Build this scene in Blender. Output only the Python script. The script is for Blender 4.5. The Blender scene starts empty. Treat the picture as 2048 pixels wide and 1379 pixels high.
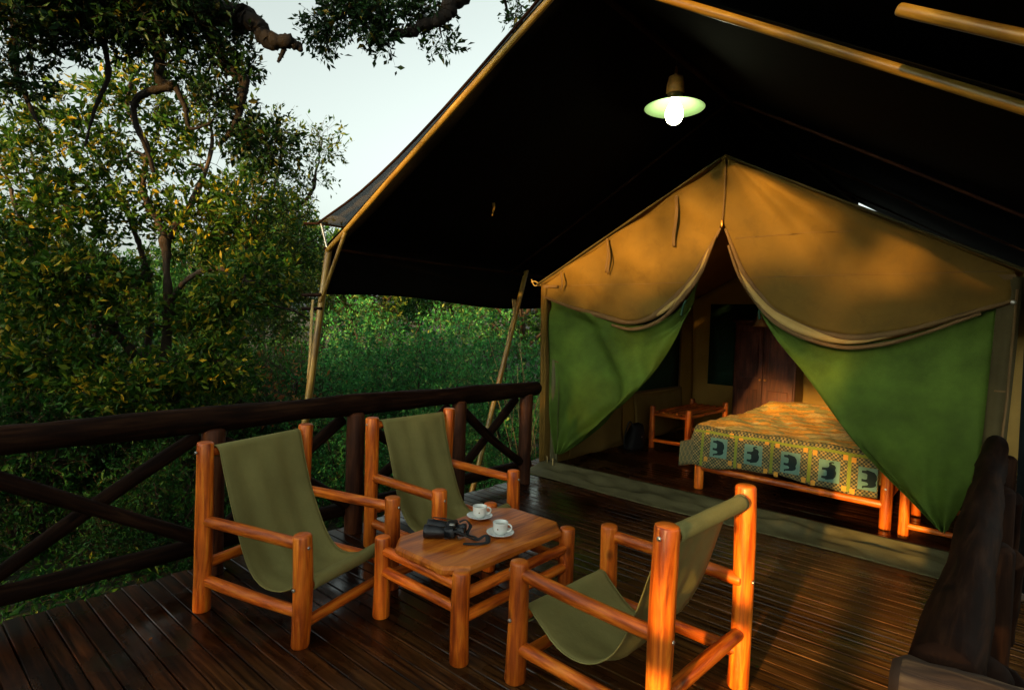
import bpy, math, random
import numpy as np
from mathutils import Matrix, Vector

# ------------------------------------------------------------------ camera, sky, sun, exposure
SC = bpy.context.scene
COL = SC.collection
RC = np.array([[0.75123, -0.05080, 0.65808], [0.65918, 0.00681, -0.75196], [0.03372, 0.99869, 0.03860]])
CAM = np.array([0, 0, 1.6]); FPX = 1159.0
cam = bpy.data.cameras.new('camera'); co = bpy.data.objects.new('camera', cam); COL.objects.link(co)
m4 = Matrix.Identity(4)
for i in range(3):
    for j in range(3):
        m4[i][j] = RC[i, j]
    m4[i][3] = CAM[i]
co.matrix_world = m4
cam.sensor_fit = 'HORIZONTAL'; cam.sensor_width = 36; cam.lens = 36 * FPX / 2048; cam.clip_end = 2000; cam.clip_start = 0.05
SC.camera = co

SUN_TRAVEL = Vector((-0.62, 6.40, -1.0)).normalized()
SUN_EL = math.asin(-SUN_TRAVEL.z)
SUN_AZ = math.atan2(-SUN_TRAVEL.x, -SUN_TRAVEL.y)      # clockwise from +Y
world = bpy.data.worlds.new('World'); SC.world = world; world.use_nodes = True
wn = world.node_tree.nodes; wl = world.node_tree.links
bg = wn['Background']
sky = wn.new('ShaderNodeTexSky'); sky.sky_type = 'NISHITA'; sky.sun_disc = False
sky.sun_elevation = SUN_EL; sky.sun_rotation = SUN_AZ
sky.air_density = 1.0; sky.dust_density = 4.0; sky.ozone_density = 1.0
hs = wn.new('ShaderNodeHueSaturation'); hs.inputs['Saturation'].default_value = 0.12; hs.inputs['Value'].default_value = 1.0
wl.new(sky.outputs[0], hs.inputs['Color']); tint = wn.new('ShaderNodeMix'); tint.data_type = 'RGBA'; tint.blend_type = 'MULTIPLY'; tint.inputs[0].default_value = 1.0
tint.inputs[7].default_value = (0.90, 1.0, 0.925, 1); wl.new(hs.outputs[0], tint.inputs[6]); wl.new(tint.outputs[2], bg.inputs[0])
bg.inputs[1].default_value = 0.15

sun = bpy.data.lights.new('sun', 'SUN'); sun.energy = 4.5; sun.angle = math.radians(1.5); sun.color = (1.0, 0.56, 0.14)
so = bpy.data.objects.new('sun', sun); COL.objects.link(so)
so.rotation_euler = SUN_TRAVEL.to_track_quat('-Z', 'Y').to_euler(); so.location = (0, -10, 12)

SC.view_settings.view_transform = 'Standard'; SC.view_settings.look = 'None'
SC.view_settings.exposure = 1.55; SC.view_settings.gamma = 1.0
SC.cycles.max_bounces = 7; SC.cycles.diffuse_bounces = 3; SC.cycles.glossy_bounces = 3
SC.cycles.transmission_bounces = 4; SC.cycles.transparent_max_bounces = 8
SC.cycles.use_denoising = True; SC.cycles.caustics_reflective = False; SC.cycles.caustics_refractive = False

def at(px, py, d):
    "a world point seen at pixel (px, py) of the 2048 px frame at depth d"
    r = RC @ np.array([(px - 1024.0) / FPX, -(py - 689.5) / FPX, -1.0])
    return CAM + r * d

RNG = np.random.default_rng(7)
random.seed(7)

# ------------------------------------------------------------------ materials
def mat(name):
    m = bpy.data.materials.new(name); m.use_nodes = True
    return m, m.node_tree.nodes, m.node_tree.links, m.node_tree.nodes['Principled BSDF']

def coords(n, l, kind, scale, loc=None):
    tc = n.new('ShaderNodeTexCoord'); mp = n.new('ShaderNodeMapping'); mp.inputs['Scale'].default_value = scale
    l.new(tc.outputs[kind], mp.inputs[0])
    return mp.outputs[0]

def noise(n, l, vec, scale, detail=4, rough=0.55, dist=0.0):
    t = n.new('ShaderNodeTexNoise'); t.inputs['Scale'].default_value = scale; t.inputs['Detail'].default_value = detail
    t.inputs['Roughness'].default_value = rough; t.inputs['Distortion'].default_value = dist
    if vec is not None: l.new(vec, t.inputs['Vector'])
    return t.outputs['Fac']

def ramp(n, l, fac, stops):
    r = n.new('ShaderNodeValToRGB'); e = r.color_ramp.elements
    while len(e) < len(stops): e.new(0.5)
    for k, (p, c) in enumerate(stops):
        e[k].position = p; e[k].color = (*c, 1) if len(c) == 3 else c
    l.new(fac, r.inputs[0]); return r.outputs[0]

def mixc(n, l, fac, a, b, mode='MIX'):
    x = n.new('ShaderNodeMix'); x.data_type = 'RGBA'; x.blend_type = mode
    for sock, v in ((x.inputs[0], fac), (x.inputs[6], a), (x.inputs[7], b)):
        if hasattr(v, 'is_output') or hasattr(v, 'links'): l.new(v, sock)
        elif isinstance(v, (int, float)): sock.default_value = v
        else: sock.default_value = (*v, 1)
    return x.outputs[2]

def mathn(n, l, op, a, b=None):
    x = n.new('ShaderNodeMath'); x.operation = op
    for k, v in ((0, a), (1, b)):
        if v is None: continue
        if isinstance(v, (int, float)): x.inputs[k].default_value = v
        else: l.new(v, x.inputs[k])
    return x.outputs[0]

def bump(n, l, p, h, strength=0.3, dist=0.005):
    b = n.new('ShaderNodeBump'); b.inputs['Strength'].default_value = strength; b.inputs['Distance'].default_value = dist
    l.new(h, b.inputs['Height']); l.new(b.outputs[0], p.inputs['Normal'])

def wood_log(name, dark, mid, light, rough=(0.28, 0.5), coat=0.0, knots=True, obj_var=0.25, bmp=0.25, spec=0.4):
    m, n, l, p = mat(name); p.inputs['Specular IOR Level'].default_value = spec
    v = coords(n, l, 'UV', (1, 1, 1))
    oi = n.new('ShaderNodeObjectInfo')
    add = n.new('ShaderNodeVectorMath'); add.operation = 'MULTIPLY_ADD'
    l.new(oi.outputs['Random'], add.inputs[0]); add.inputs[1].default_value = (7, 13, 0); l.new(v, add.inputs[2])
    st = n.new('ShaderNodeMapping'); st.inputs['Scale'].default_value = (38, 3.2, 1); l.new(add.outputs[0], st.inputs[0])
    g = noise(n, l, st.outputs[0], 1.0, 5, 0.6, 0.6)
    st2 = n.new('ShaderNodeMapping'); st2.inputs['Scale'].default_value = (6, 2.5, 1); l.new(add.outputs[0], st2.inputs[0])
    g2 = noise(n, l, st2.outputs[0], 1.0, 3, 0.5)
    c = ramp(n, l, g, [(0.36, dark), (0.50, mid), (0.64, light)])
    c = mixc(n, l, mathn(n, l, 'MULTIPLY', g2, 0.45), c, mid)
    blot = ramp(n, l, g2, [(0.36, (0.5, 0.4, 0.34)), (0.58, (1.12, 1.12, 1.12))])
    c = mixc(n, l, 0.85, c, blot, 'MULTIPLY')
    if knots:
        vo = n.new('ShaderNodeTexVoronoi'); vo.inputs['Scale'].default_value = 1.0
        st3 = n.new('ShaderNodeMapping'); st3.inputs['Scale'].default_value = (6.5, 4.2, 1); l.new(add.outputs[0], st3.inputs[0]); vo.inputs['Randomness'].default_value = 1.0
        l.new(st3.outputs[0], vo.inputs['Vector'])
        kf = ramp(n, l, vo.outputs['Distance'], [(0.07, (1, 1, 1)), (0.17, (0, 0, 0))])
        c = mixc(n, l, mathn(n, l, 'MULTIPLY', kf, 0.75), c, tuple(x * 0.35 for x in dark))
    hv = n.new('ShaderNodeHueSaturation'); l.new(c, hv.inputs['Color'])
    val = mathn(n, l, 'MULTIPLY_ADD', oi.outputs['Random'], obj_var); 
    val.node.inputs[2].default_value = 1.0 - obj_var / 2
    l.new(val, hv.inputs['Value'])
    l.new(hv.outputs[0], p.inputs['Base Color'])
    rr = n.new('ShaderNodeMapRange'); rr.inputs[3].default_value = rough[0]; rr.inputs[4].default_value = rough[1]
    l.new(g2, rr.inputs[0]); l.new(rr.outputs[0], p.inputs['Roughness'])
    p.inputs['Coat Weight'].default_value = coat; p.inputs['Coat Roughness'].default_value = 0.2
    bump(n, l, p, g, bmp, 0.004)
    return m

def cloth(name, col, var=0.25, rough=0.85, weave=700, trans=0.0, sheen=0.0, stain=None, kind='Object', spec=0.2):
    m, n, l, p = mat(name)
    v = coords(n, l, kind, (1, 1, 1))
    g = noise(n, l, v, 2.2, 5, 0.6)
    c = ramp(n, l, g, [(0.3, tuple(x * (1 - var) for x in col)), (0.7, tuple(x * (1 + var) for x in col))])
    if stain:
        g3 = noise(n, l, v, 5.0, 6, 0.7, 0.5)
        f = ramp(n, l, g3, [(0.52, (0, 0, 0)), (0.7, (1, 1, 1))])
        c = mixc(n, l, mathn(n, l, 'MULTIPLY', f, 0.5), c, stain)
    w = noise(n, l, v, weave, 1, 0.5)
    c = mixc(n, l, 0.35, c, ramp(n, l, w, [(0.3, (0.6, 0.6, 0.6)), (0.7, (1.25, 1.25, 1.25))]), 'MULTIPLY')
    l.new(c, p.inputs['Base Color']); p.inputs['Roughness'].default_value = rough
    p.inputs['Specular IOR Level'].default_value = spec
    fine = noise(n, l, v, 30, 4, 0.6)
    bump(n, l, p, fine, 0.35, 0.006)
    if trans > 0:
        t = n.new('ShaderNodeBsdfTranslucent'); l.new(c, t.inputs[0])
        mx = n.new('ShaderNodeMixShader'); mx.inputs[0].default_value = trans
        l.new(p.outputs[0], mx.inputs[1]); l.new(t.outputs[0], mx.inputs[2])
        l.new(mx.outputs[0], n['Material Output'].inputs[0])
    return m

def plain(name, col, rough=0.5, metal=0.0, var=0.15, scale=20, spec=0.5, coat=0.0):
    m, n, l, p = mat(name)
    g = noise(n, l, coords(n, l, 'Object', (1, 1, 1)), scale, 4)
    l.new(ramp(n, l, g, [(0.3, tuple(x * (1 - var) for x in col)), (0.7, tuple(min(1, x * (1 + var)) for x in col))]), p.inputs['Base Color'])
    p.inputs['Roughness'].default_value = rough; p.inputs['Metallic'].default_value = metal
    p.inputs['Specular IOR Level'].default_value = spec; p.inputs['Coat Weight'].default_value = coat
    return m

def leafmat(name, stops, trans=0.35, rough=0.45):
    m, n, l, p = mat(name)
    gi = n.new('ShaderNodeNewGeometry')
    c = ramp(n, l, gi.outputs['Random Per Island'], stops)
    l.new(c, p.inputs['Base Color']); p.inputs['Roughness'].default_value = rough; p.inputs['Specular IOR Level'].default_value = 0.14
    t = n.new('ShaderNodeBsdfTranslucent'); l.new(c, t.inputs[0])
    mx = n.new('ShaderNodeMixShader'); mx.inputs[0].default_value = trans
    l.new(p.outputs[0], mx.inputs[1]); l.new(t.outputs[0], mx.inputs[2]); l.new(mx.outputs[0], n['Material Output'].inputs[0])
    return m

def barkmat(name, dark, light, sc=(1, 1, 0.25), k=18):
    m, n, l, p = mat(name)
    v = coords(n, l, 'Object', sc)
    g = noise(n, l, v, k, 6, 0.65, 0.4); g2 = noise(n, l, v, 2.5, 3)
    c = ramp(n, l, g, [(0.3, dark), (0.7, light)])
    c = mixc(n, l, 0.6, c, ramp(n, l, g2, [(0.3, (0.5, 0.5, 0.5)), (0.7, (1.3, 1.3, 1.3))]), 'MULTIPLY')
    l.new(c, p.inputs['Base Color']); p.inputs['Roughness'].default_value = 0.85; p.inputs['Specular IOR Level'].default_value = 0.2
    bump(n, l, p, g, 0.8, 0.015)
    return m

M = {}
M['pine'] = wood_log('varnished_pine', (0.24, 0.030, 0.0025), (0.63, 0.125, 0.007), (0.82, 0.25, 0.020), (0.30, 0.5), 0.08, True, 0.5)
M['pine_end'] = wood_log('pine_end_grain', (0.18, 0.05, 0.012), (0.30, 0.09, 0.02), (0.38, 0.13, 0.03), (0.5, 0.7), 0, False)
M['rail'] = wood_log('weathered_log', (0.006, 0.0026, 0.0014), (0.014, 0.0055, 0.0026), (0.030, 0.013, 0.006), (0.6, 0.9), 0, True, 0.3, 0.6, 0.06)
M['post'] = wood_log('railing_post_log', (0.03, 0.009, 0.004), (0.065, 0.020, 0.007), (0.11, 0.038, 0.014), (0.5, 0.75), 0, True, 0.3, 0.5, 0.2)
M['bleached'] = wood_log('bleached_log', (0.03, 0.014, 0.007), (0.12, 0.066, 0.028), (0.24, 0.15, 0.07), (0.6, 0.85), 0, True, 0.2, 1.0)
M['pole'] = wood_log('varnished_gum_pole', (0.13, 0.075, 0.011), (0.22, 0.135, 0.02), (0.29, 0.185, 0.034), (0.3, 0.45), 0.1, False, 0.15, 0.15)
M['wardrobe'] = wood_log('dark_cabinet_wood', (0.045, 0.010, 0.004), (0.085, 0.02, 0.007), (0.12, 0.032, 0.011), (0.3, 0.5), 0.1, False)
M['sling'] = cloth('olive_canvas_sling', (0.215, 0.190, 0.062), 0.22, 0.8)
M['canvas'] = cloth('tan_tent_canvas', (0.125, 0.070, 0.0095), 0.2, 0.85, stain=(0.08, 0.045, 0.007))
M['canvas_in'] = cloth('pale_canvas_lining', (0.38, 0.25, 0.08), 0.12, 0.85)
M['canvas_wall'] = cloth('brightened_wall_canvas', (0.34, 0.215, 0.055), 0.15, 0.85, trans=0.45)  # lighter copy of the tent canvas, colour raised to brighten the interior
M['webbing'] = cloth('brown_webbing', (0.13, 0.075, 0.028), 0.2, 0.85)
M['olive'] = cloth('olive_ground_sheet', (0.105, 0.092, 0.040), 0.35, 0.75, stain=(0.05, 0.042, 0.02))
M['olive_dark'] = cloth('dark_olive_canvas', (0.055, 0.042, 0.014), 0.3, 0.8)
M['net_green'] = cloth('green_mesh_curtain', (0.080, 0.138, 0.016), 0.45, 0.8, weave=300, trans=0.30)
M['net_dark'] = cloth('dark_green_window_mesh', (0.014, 0.045, 0.024), 0.3, 0.7)
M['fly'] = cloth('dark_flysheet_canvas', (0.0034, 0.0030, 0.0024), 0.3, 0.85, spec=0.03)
M['grey_tarp'] = cloth('blue_grey_tarp', (0.010, 0.016, 0.019), 0.3, 0.7)
M['black'] = plain('black_rubber_armour', (0.008, 0.008, 0.010), 0.38, 0, 0.3, 60, 0.5)
M['strap'] = plain('black_nylon_strap', (0.010, 0.010, 0.012), 0.7, 0, 0.3, 80)
M['glass_lens'] = plain('coated_lens', (0.01, 0.012, 0.03), 0.05, 0, 0.1, 5, 0.8)
M['steel'] = plain('zinc_screw', (0.45, 0.43, 0.38), 0.35, 0.9, 0.2, 60)
M['china'] = plain('white_china', (0.72, 0.74, 0.70), 0.12, 0, 0.02, 3, 0.5, 0.4)
M['crest'] = plain('brown_crest_print', (0.16, 0.09, 0.05), 0.3, 0, 0.4, 900)
M['coffee'] = plain('pale_tea', (0.42, 0.40, 0.33), 0.1, 0, 0.05, 3)
M['rope'] = cloth('pale_rope', (0.42, 0.30, 0.12), 0.3, 0.9)
M['brass'] = plain('brass_fitting', (0.62, 0.30, 0.05), 0.45, 0.2, 0.25, 40)  # colour pushed to bright orange for sun on the lamp cap
M['shade_out'] = plain('green_enamel', (0.012, 0.05, 0.03), 0.25, 0, 0.1, 5, 0.5, 0.4)
M['shade_in'] = plain('white_enamel', (0.22, 0.33, 0.17), 0.6, 0, 0.03, 5)
m_, n_, l_, p_ = mat('lit_bulb'); p_.inputs['Emission Color'].default_value = (0.92, 1.0, 0.60, 1); p_.inputs['Emission Strength'].default_value = 9.0
M['bulb'] = m_
M['basket'] = cloth('woven_lampshade', (0.16, 0.09, 0.03), 0.4, 0.9)
M['bag'] = cloth('black_nylon_bag', (0.010, 0.009, 0.009), 0.4, 0.6)
M['teal'] = cloth('teal_print', (0.11, 0.205, 0.15), 0.2, 0.85)
M['elephant'] = cloth('dark_elephant_print', (0.010, 0.018, 0.016), 0.2, 0.85)
M['orange'] = cloth('orange_print', (0.52, 0.235, 0.03), 0.15, 0.85)
M['moss'] = cloth('olive_stripe_print', (0.17, 0.20, 0.02), 0.15, 0.85)

# table top
def tabletop_mat():
    m, n, l, p = mat('varnished_table_board')
    v = coords(n, l, 'Object', (22, 2.2, 8))
    g = noise(n, l, v, 1.0, 5, 0.6, 0.8); g2 = noise(n, l, coords(n, l, 'Object', (5, 2, 1)), 1.3, 3)
    c = ramp(n, l, g, [(0.36, (0.20, 0.036, 0.004)), (0.5, (0.46, 0.108, 0.009)), (0.64, (0.60, 0.18, 0.018))])
    c = mixc(n, l, 0.8, c, ramp(n, l, g2, [(0.3, (0.65, 0.55, 0.5)), (0.6, (1.1, 1.1, 1.1))]), 'MULTIPLY')
    l.new(c, p.inputs['Base Color']); p.inputs['Coat Weight'].default_value = 0.12; p.inputs['Coat Roughness'].default_value = 0.12
    p.inputs['Roughness'].default_value = 0.40; p.inputs['Specular IOR Level'].default_value = 0.3
    return m
M['tabletop'] = tabletop_mat()

def deck_mat():
    m, n, l, p = mat('wet_hardwood_deck_board')
    gi = n.new('ShaderNodeNewGeometry'); oi = n.new('ShaderNodeObjectInfo')
    mp = n.new('ShaderNodeMapping'); mp.inputs['Scale'].default_value = (1.6, 34, 1); l.new(gi.outputs['Position'], mp.inputs[0])
    off = n.new('ShaderNodeVectorMath'); off.operation = 'MULTIPLY_ADD'
    l.new(oi.outputs['Random'], off.inputs[0]); off.inputs[1].default_value = (17, 5, 0); l.new(mp.outputs[0], off.inputs[2])
    g = noise(n, l, off.outputs[0], 1.0, 6, 0.65, 0.7)
    big = noise(n, l, gi.outputs['Position'], 1.3, 4, 0.6, 0.3)
    fine = noise(n, l, gi.outputs['Position'], 9.0, 5, 0.7)
    c = ramp(n, l, g, [(0.36, (0.006, 0.0016, 0.0006)), (0.5, (0.024, 0.0066, 0.0018)), (0.66, (0.065, 0.019, 0.005))])
    hv = n.new('ShaderNodeHueSaturation'); l.new(c, hv.inputs['Color'])
    val = mathn(n, l, 'MULTIPLY_ADD', oi.outputs['Random'], 1.1); val.node.inputs[2].default_value = 0.5
    l.new(val, hv.inputs['Value'])
    c = mixc(n, l, 0.7, hv.outputs[0], ramp(n, l, big, [(0.35, (0.55, 0.5, 0.5)), (0.65, (1.35, 1.35, 1.35))]), 'MULTIPLY')
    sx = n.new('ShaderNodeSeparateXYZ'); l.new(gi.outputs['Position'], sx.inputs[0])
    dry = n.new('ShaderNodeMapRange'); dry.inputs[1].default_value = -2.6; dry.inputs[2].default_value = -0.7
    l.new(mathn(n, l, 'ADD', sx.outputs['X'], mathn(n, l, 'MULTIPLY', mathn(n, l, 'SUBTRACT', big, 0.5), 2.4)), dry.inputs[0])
    cdry_sunlit = ramp(n, l, g, [(0.36, (0.026, 0.010, 0.0028)), (0.5, (0.10, 0.042, 0.010)), (0.66, (0.20, 0.095, 0.026))])  # dry boards on the right, colour also lightened to brighten the sun patch
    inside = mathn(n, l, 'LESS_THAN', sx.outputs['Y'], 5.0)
    c = mixc(n, l, mathn(n, l, 'MULTIPLY', mathn(n, l, 'MULTIPLY', dry.outputs[0], inside), 0.85), c, cdry_sunlit)
    scuff = ramp(n, l, fine, [(0.6, (0, 0, 0)), (0.75, (1, 1, 1))])
    c = mixc(n, l, mathn(n, l, 'MULTIPLY', scuff, 0.22), c, (0.07, 0.036, 0.015))
    l.new(c, p.inputs['Base Color'])
    wet = ramp(n, l, big, [(0.40, (0.05, 0.05, 0.05)), (0.54, (0.34, 0.34, 0.34))])
    rr = mixc(n, l, mathn(n, l, 'MULTIPLY', g, 0.25), wet, (0.45, 0.45, 0.45))
    l.new(rr, p.inputs['Roughness']); l.new(ramp(n, l, big, [(0.40, (0.45, 0.45, 0.45)), (0.52, (0.13, 0.13, 0.13))]), p.inputs['Specular IOR Level'])
    b = n.new('ShaderNodeBump'); b.inputs['Strength'].default_value = 0.35; b.inputs['Distance'].default_value = 0.003
    hsum = mathn(n, l, 'ADD', g, mathn(n, l, 'MULTIPLY', fine, 0.6)); l.new(hsum, b.inputs['Height']); l.new(b.outputs[0], p.inputs['Normal'])
    return m
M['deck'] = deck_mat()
M['joist'] = plain('dark_joist', (0.02, 0.009, 0.005), 0.8)

def bedspread_mat():
    m, n, l, p = mat('printed_bedspread')
    v = coords(n, l, 'UV', (1, 1, 1))
    wob = noise(n, l, v, 6, 3)
    vo = n.new('ShaderNodeTexVoronoi'); vo.inputs['Scale'].default_value = 9; vo.inputs['Randomness'].default_value = 0.75
    mp = n.new('ShaderNodeMapping'); mp.inputs['Scale'].default_value = (1, 1.0, 1); l.new(v, mp.inputs[0]); l.new(mp.outputs[0], vo.inputs['Vector'])
    c1 = ramp(n, l, vo.outputs['Color'], [(0.0, (0.66, 0.31, 0.035)), (0.40, (0.78, 0.38, 0.05)), (0.55, (0.70, 0.52, 0.20)), (0.72, (0.36, 0.30, 0.09)), (1.0, (0.66, 0.44, 0.10))])
    fine = noise(n, l, v, 26, 4, 0.7)
    c1 = mixc(n, l, 0.75, c1, ramp(n, l, fine, [(0.36, (0.55, 0.52, 0.42)), (0.54, (1.35, 1.35, 1.35))]), 'MULTIPLY')
    ck = n.new('ShaderNodeTexChecker'); ck.inputs['Scale'].default_value = 62
    ck.inputs['Color1'].default_value = (0.03, 0.034, 0.02, 1); ck.inputs['Color2'].default_value = (0.19, 0.155, 0.055, 1); l.new(v, ck.inputs['Vector'])
    ck2 = n.new('ShaderNodeTexChecker'); ck2.inputs['Scale'].default_value = 21
    ck2.inputs['Color1'].default_value = (0.7, 0.75, 0.7, 1); ck2.inputs['Color2'].default_value = (1.3, 1.1, 0.9, 1); l.new(v, ck2.inputs['Vector'])
    cb = mixc(n, l, 1.0, ck.outputs['Color'], ck2.outputs['Color'], 'MULTIPLY')
    sp = n.new('ShaderNodeSeparateXYZ'); l.new(v, sp.inputs[0])
    lt = mathn(n, l, 'LESS_THAN', sp.outputs['Y'], 0.0)
    c = mixc(n, l, lt, c1, cb)
    l.new(c, p.inputs['Base Color']); p.inputs['Roughness'].default_value = 0.9
    bump(n, l, p, fine, 0.2, 0.004)
    return m
M['bedspread'] = bedspread_mat()

def ground_mat():
    m, n, l, p = mat('leaf_litter_earth')
    gi = n.new('ShaderNodeNewGeometry')
    a = noise(n, l, gi.outputs['Position'], 0.25, 5); b = noise(n, l, gi.outputs['Position'], 7, 6, 0.7)
    c = ramp(n, l, b, [(0.3, (0.008, 0.007, 0.003)), (0.5, (0.022, 0.019, 0.008)), (0.7, (0.055, 0.042, 0.018))])
    c = mixc(n, l, ramp(n, l, a, [(0.4, (0, 0, 0)), (0.6, (1, 1, 1))]), c, (0.02, 0.034, 0.008))
    l.new(c, p.inputs['Base Color']); p.inputs['Roughness'].default_value = 0.95
    bump(n, l, p, b, 0.6, 0.05)
    return m
M['ground'] = ground_mat()
G1 = [(0.0, (0.012, 0.045, 0.005)), (0.5, (0.034, 0.098, 0.010)), (0.80, (0.090, 0.150, 0.014)), (0.92, (0.26, 0.23, 0.016)), (1.0, (0.42, 0.28, 0.016))]  # yellow end stops put the sun's gold into the leaf colour
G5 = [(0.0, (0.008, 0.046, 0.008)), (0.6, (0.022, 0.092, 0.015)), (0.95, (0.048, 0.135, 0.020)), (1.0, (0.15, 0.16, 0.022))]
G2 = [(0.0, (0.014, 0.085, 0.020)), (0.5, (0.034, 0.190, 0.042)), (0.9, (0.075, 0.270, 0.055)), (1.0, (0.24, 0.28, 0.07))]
G3 = [(0.0, (0.005, 0.018, 0.004)), (0.6, (0.010, 0.034, 0.007)), (0.92, (0.024, 0.055, 0.009)), (1.0, (0.16, 0.11, 0.012))]
G4 = [(0.0, (0.014, 0.050, 0.007)), (0.5, (0.034, 0.092, 0.012)), (1.0, (0.16, 0.17, 0.018))]
M['leaf_tree'] = leafmat('gold_lit_green_leaf', G1, 0.38)
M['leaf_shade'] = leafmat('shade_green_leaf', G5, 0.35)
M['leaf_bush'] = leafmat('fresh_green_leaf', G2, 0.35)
M['leaf_dark'] = leafmat('dark_evergreen_leaf', G3, 0.22)
M['leaf_pale'] = leafmat('pale_olive_leaf', G4, 0.40)
M['leaf_rust'] = leafmat('dry_rust_leaf', [(0, (0.16, 0.05, 0.012)), (0.6, (0.26, 0.09, 0.02)), (1, (0.30, 0.16, 0.05))], 0.3)
M['bark_grey'] = barkmat('grey_brown_bark', (0.016, 0.010, 0.006), (0.065, 0.046, 0.03))
M['bark_dark'] = barkmat('dark_rough_bark', (0.003, 0.002, 0.0013), (0.014, 0.009, 0.0055))
M['bark_pale'] = barkmat('pale_smooth_bark', (0.12, 0.10, 0.075), (0.30, 0.25, 0.19))
M['dry'] = barkmat('dry_reed', (0.10, 0.075, 0.03), (0.26, 0.20, 0.09))

# ------------------------------------------------------------------ mesh helpers
class MB:
    def __init__(s): s.v = []; s.f = []; s.uv = []; s.n = 0
    def add(s, verts, faces, uvs=None):
        verts = np.asarray(verts, float); b = s.n
        s.v.append(verts); s.n += len(verts)
        for k, f in enumerate(faces):
            s.f.append([b + i for i in f])
            s.uv.append(uvs[k] if uvs is not None else [(verts[i][0] + verts[i][1], verts[i][2]) for i in f])
    def build(s, name, m, parent=None, smooth=True, loc=None, solid=0.0, sharp=None):
        me = bpy.data.meshes.new(name)
        V = np.concatenate(s.v) if s.v else np.zeros((0, 3))
        me.from_pydata(V.tolist(), [], s.f)
        ul = me.uv_layers.new(name='UVMap')
        flat = [c for f in s.uv for t in f for c in t]
        ul.data.foreach_set('uv', flat)
        me.materials.append(M[m] if isinstance(m, str) else m)
        if smooth: me.polygons.foreach_set('use_smooth', [True] * len(me.polygons))
        if sharp: me.set_sharp_from_angle(angle=math.radians(sharp))
        me.update()
        o = bpy.data.objects.new(name, me); COL.objects.link(o)
        if parent is not None: o.parent = parent
        if loc is not None: o.location = loc
        if solid:
            md = o.modifiers.new('thick', 'SOLIDIFY'); md.thickness = solid; md.offset = 0
        return o

def frames(P):
    T = np.gradient(P, axis=0); T /= np.linalg.norm(T, axis=1)[:, None] + 1e-12
    up = np.array([0, 0, 1.0]) if abs(T[0][2]) < 0.9 else np.array([1.0, 0, 0])
    N = np.zeros_like(P); n = up - T[0] * up.dot(T[0]); n /= np.linalg.norm(n)
    for i in range(len(P)):
        n = n - T[i] * n.dot(T[i]); n /= np.linalg.norm(n) + 1e-12; N[i] = n
    return T, N, np.cross(T, N)

def tube(mb, P, r, seg=12, cap=True, dome=0.25, wob=0.0, seed=0, jit=0.0):
    P = np.asarray(P, float); k = len(P); r = np.broadcast_to(np.asarray(r, float), (k,)).copy()
    T, N, B = frames(P)
    rg = np.random.default_rng(seed)
    a = np.arange(seg) * 2 * math.pi / seg
    ph = rg.uniform(0, 6.28, 4); am = rg.uniform(0.3, 1, 4)
    L = np.concatenate([[0], np.cumsum(np.linalg.norm(np.diff(P, axis=0), axis=1))])
    rings = []
    for i in range(k):
        rad = r[i] * (1 + wob * (am[0] * np.sin(a + ph[0] + L[i] * 2.1) + am[1] * np.sin(2 * a + ph[1] + L[i] * 5) + am[2] * np.sin(L[i] * 9 + ph[2])))
        if jit: rad = rad * (1 + jit * rg.normal(0, 1, seg))
        rings.append(P[i] + np.outer(np.cos(a) * rad, N[i]) + np.outer(np.sin(a) * rad, B[i]))
    V = np.concatenate(rings); F = []; U = []
    off = rg.uniform(0, 20)
    rm = float(r.mean())
    for i in range(k - 1):
        for j in range(seg):
            j2 = (j + 1) % seg
            F.append([i * seg + j, i * seg + j2, (i + 1) * seg + j2, (i + 1) * seg + j])
            U.append([(off + j * 6.283 * rm / seg, off + L[i]), (off + (j + 1) * 6.283 * rm / seg, off + L[i]),
                      (off + (j + 1) * 6.283 * rm / seg, off + L[i + 1]), (off + j * 6.283 * rm / seg, off + L[i + 1])])
    base = len(V)
    if cap:
        ex = []
        for e, i, sgn in ((0, 0, -1), (1, k - 1, 1)):
            c = P[i] + T[i] * sgn * r[i] * dome
            ring2 = P[i] + (rings[i] - P[i]) * 0.82 + T[i] * sgn * r[i] * dome * 0.8
            st = base + len(ex); ex += list(ring2); ex.append(c)
            for j in range(seg):
                j2 = (j + 1) % seg
                q = [i * seg + j, i * seg + j2, st + j2, st + j]; t = [st + j, st + j2, st + seg]
                if sgn < 0: q = q[::-1]; t = t[::-1]
                F.append(q); U.append([(off, off)] * 4); F.append(t); U.append([(off + .01 * math.cos(a[j]), off), (off + .01, off + .01 * math.sin(a[j2])), (off, off)])
        V = np.concatenate([V, np.array(ex)])
    mb.add(V, F, U)

def log(name, p0, p1, r, m, parent, seg=14, wob=0.03, seed=None, bend=0.0, taper=0.0, n=7, dome=0.22, jit=0.0):
    p0 = np.array(p0, float); p1 = np.array(p1, float)
    seed = seed if seed is not None else int(RNG.integers(1e6))
    rg = np.random.default_rng(seed)
    t = np.linspace(0, 1, n)
    P = p0 + np.outer(t, p1 - p0)
    P += np.outer(np.sin(t * math.pi), rg.normal(0, 1, 3)) * bend
    mb = MB(); L = np.linalg.norm(p1 - p0)
    rad = r * (1 - taper * t)
    # softened ends: duplicate rings close to each end
    e = min(0.008, L * 0.05) / max(L, 1e-6)
    P = np.concatenate([[P[0]], [P[0] + (P[1] - P[0]) * e * (n - 1)], P[1:-1], [P[-1] + (P[-2] - P[-1]) * e * (n - 1)], [P[-1]]])
    rad = np.concatenate([[rad[0] * 0.93], [rad[0]], rad[1:-1], [rad[-1]], [rad[-1] * 0.93]])
    tube(mb, P, rad, seg, True, dome, wob, seed, jit)
    return mb.build(name, m, parent)

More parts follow.
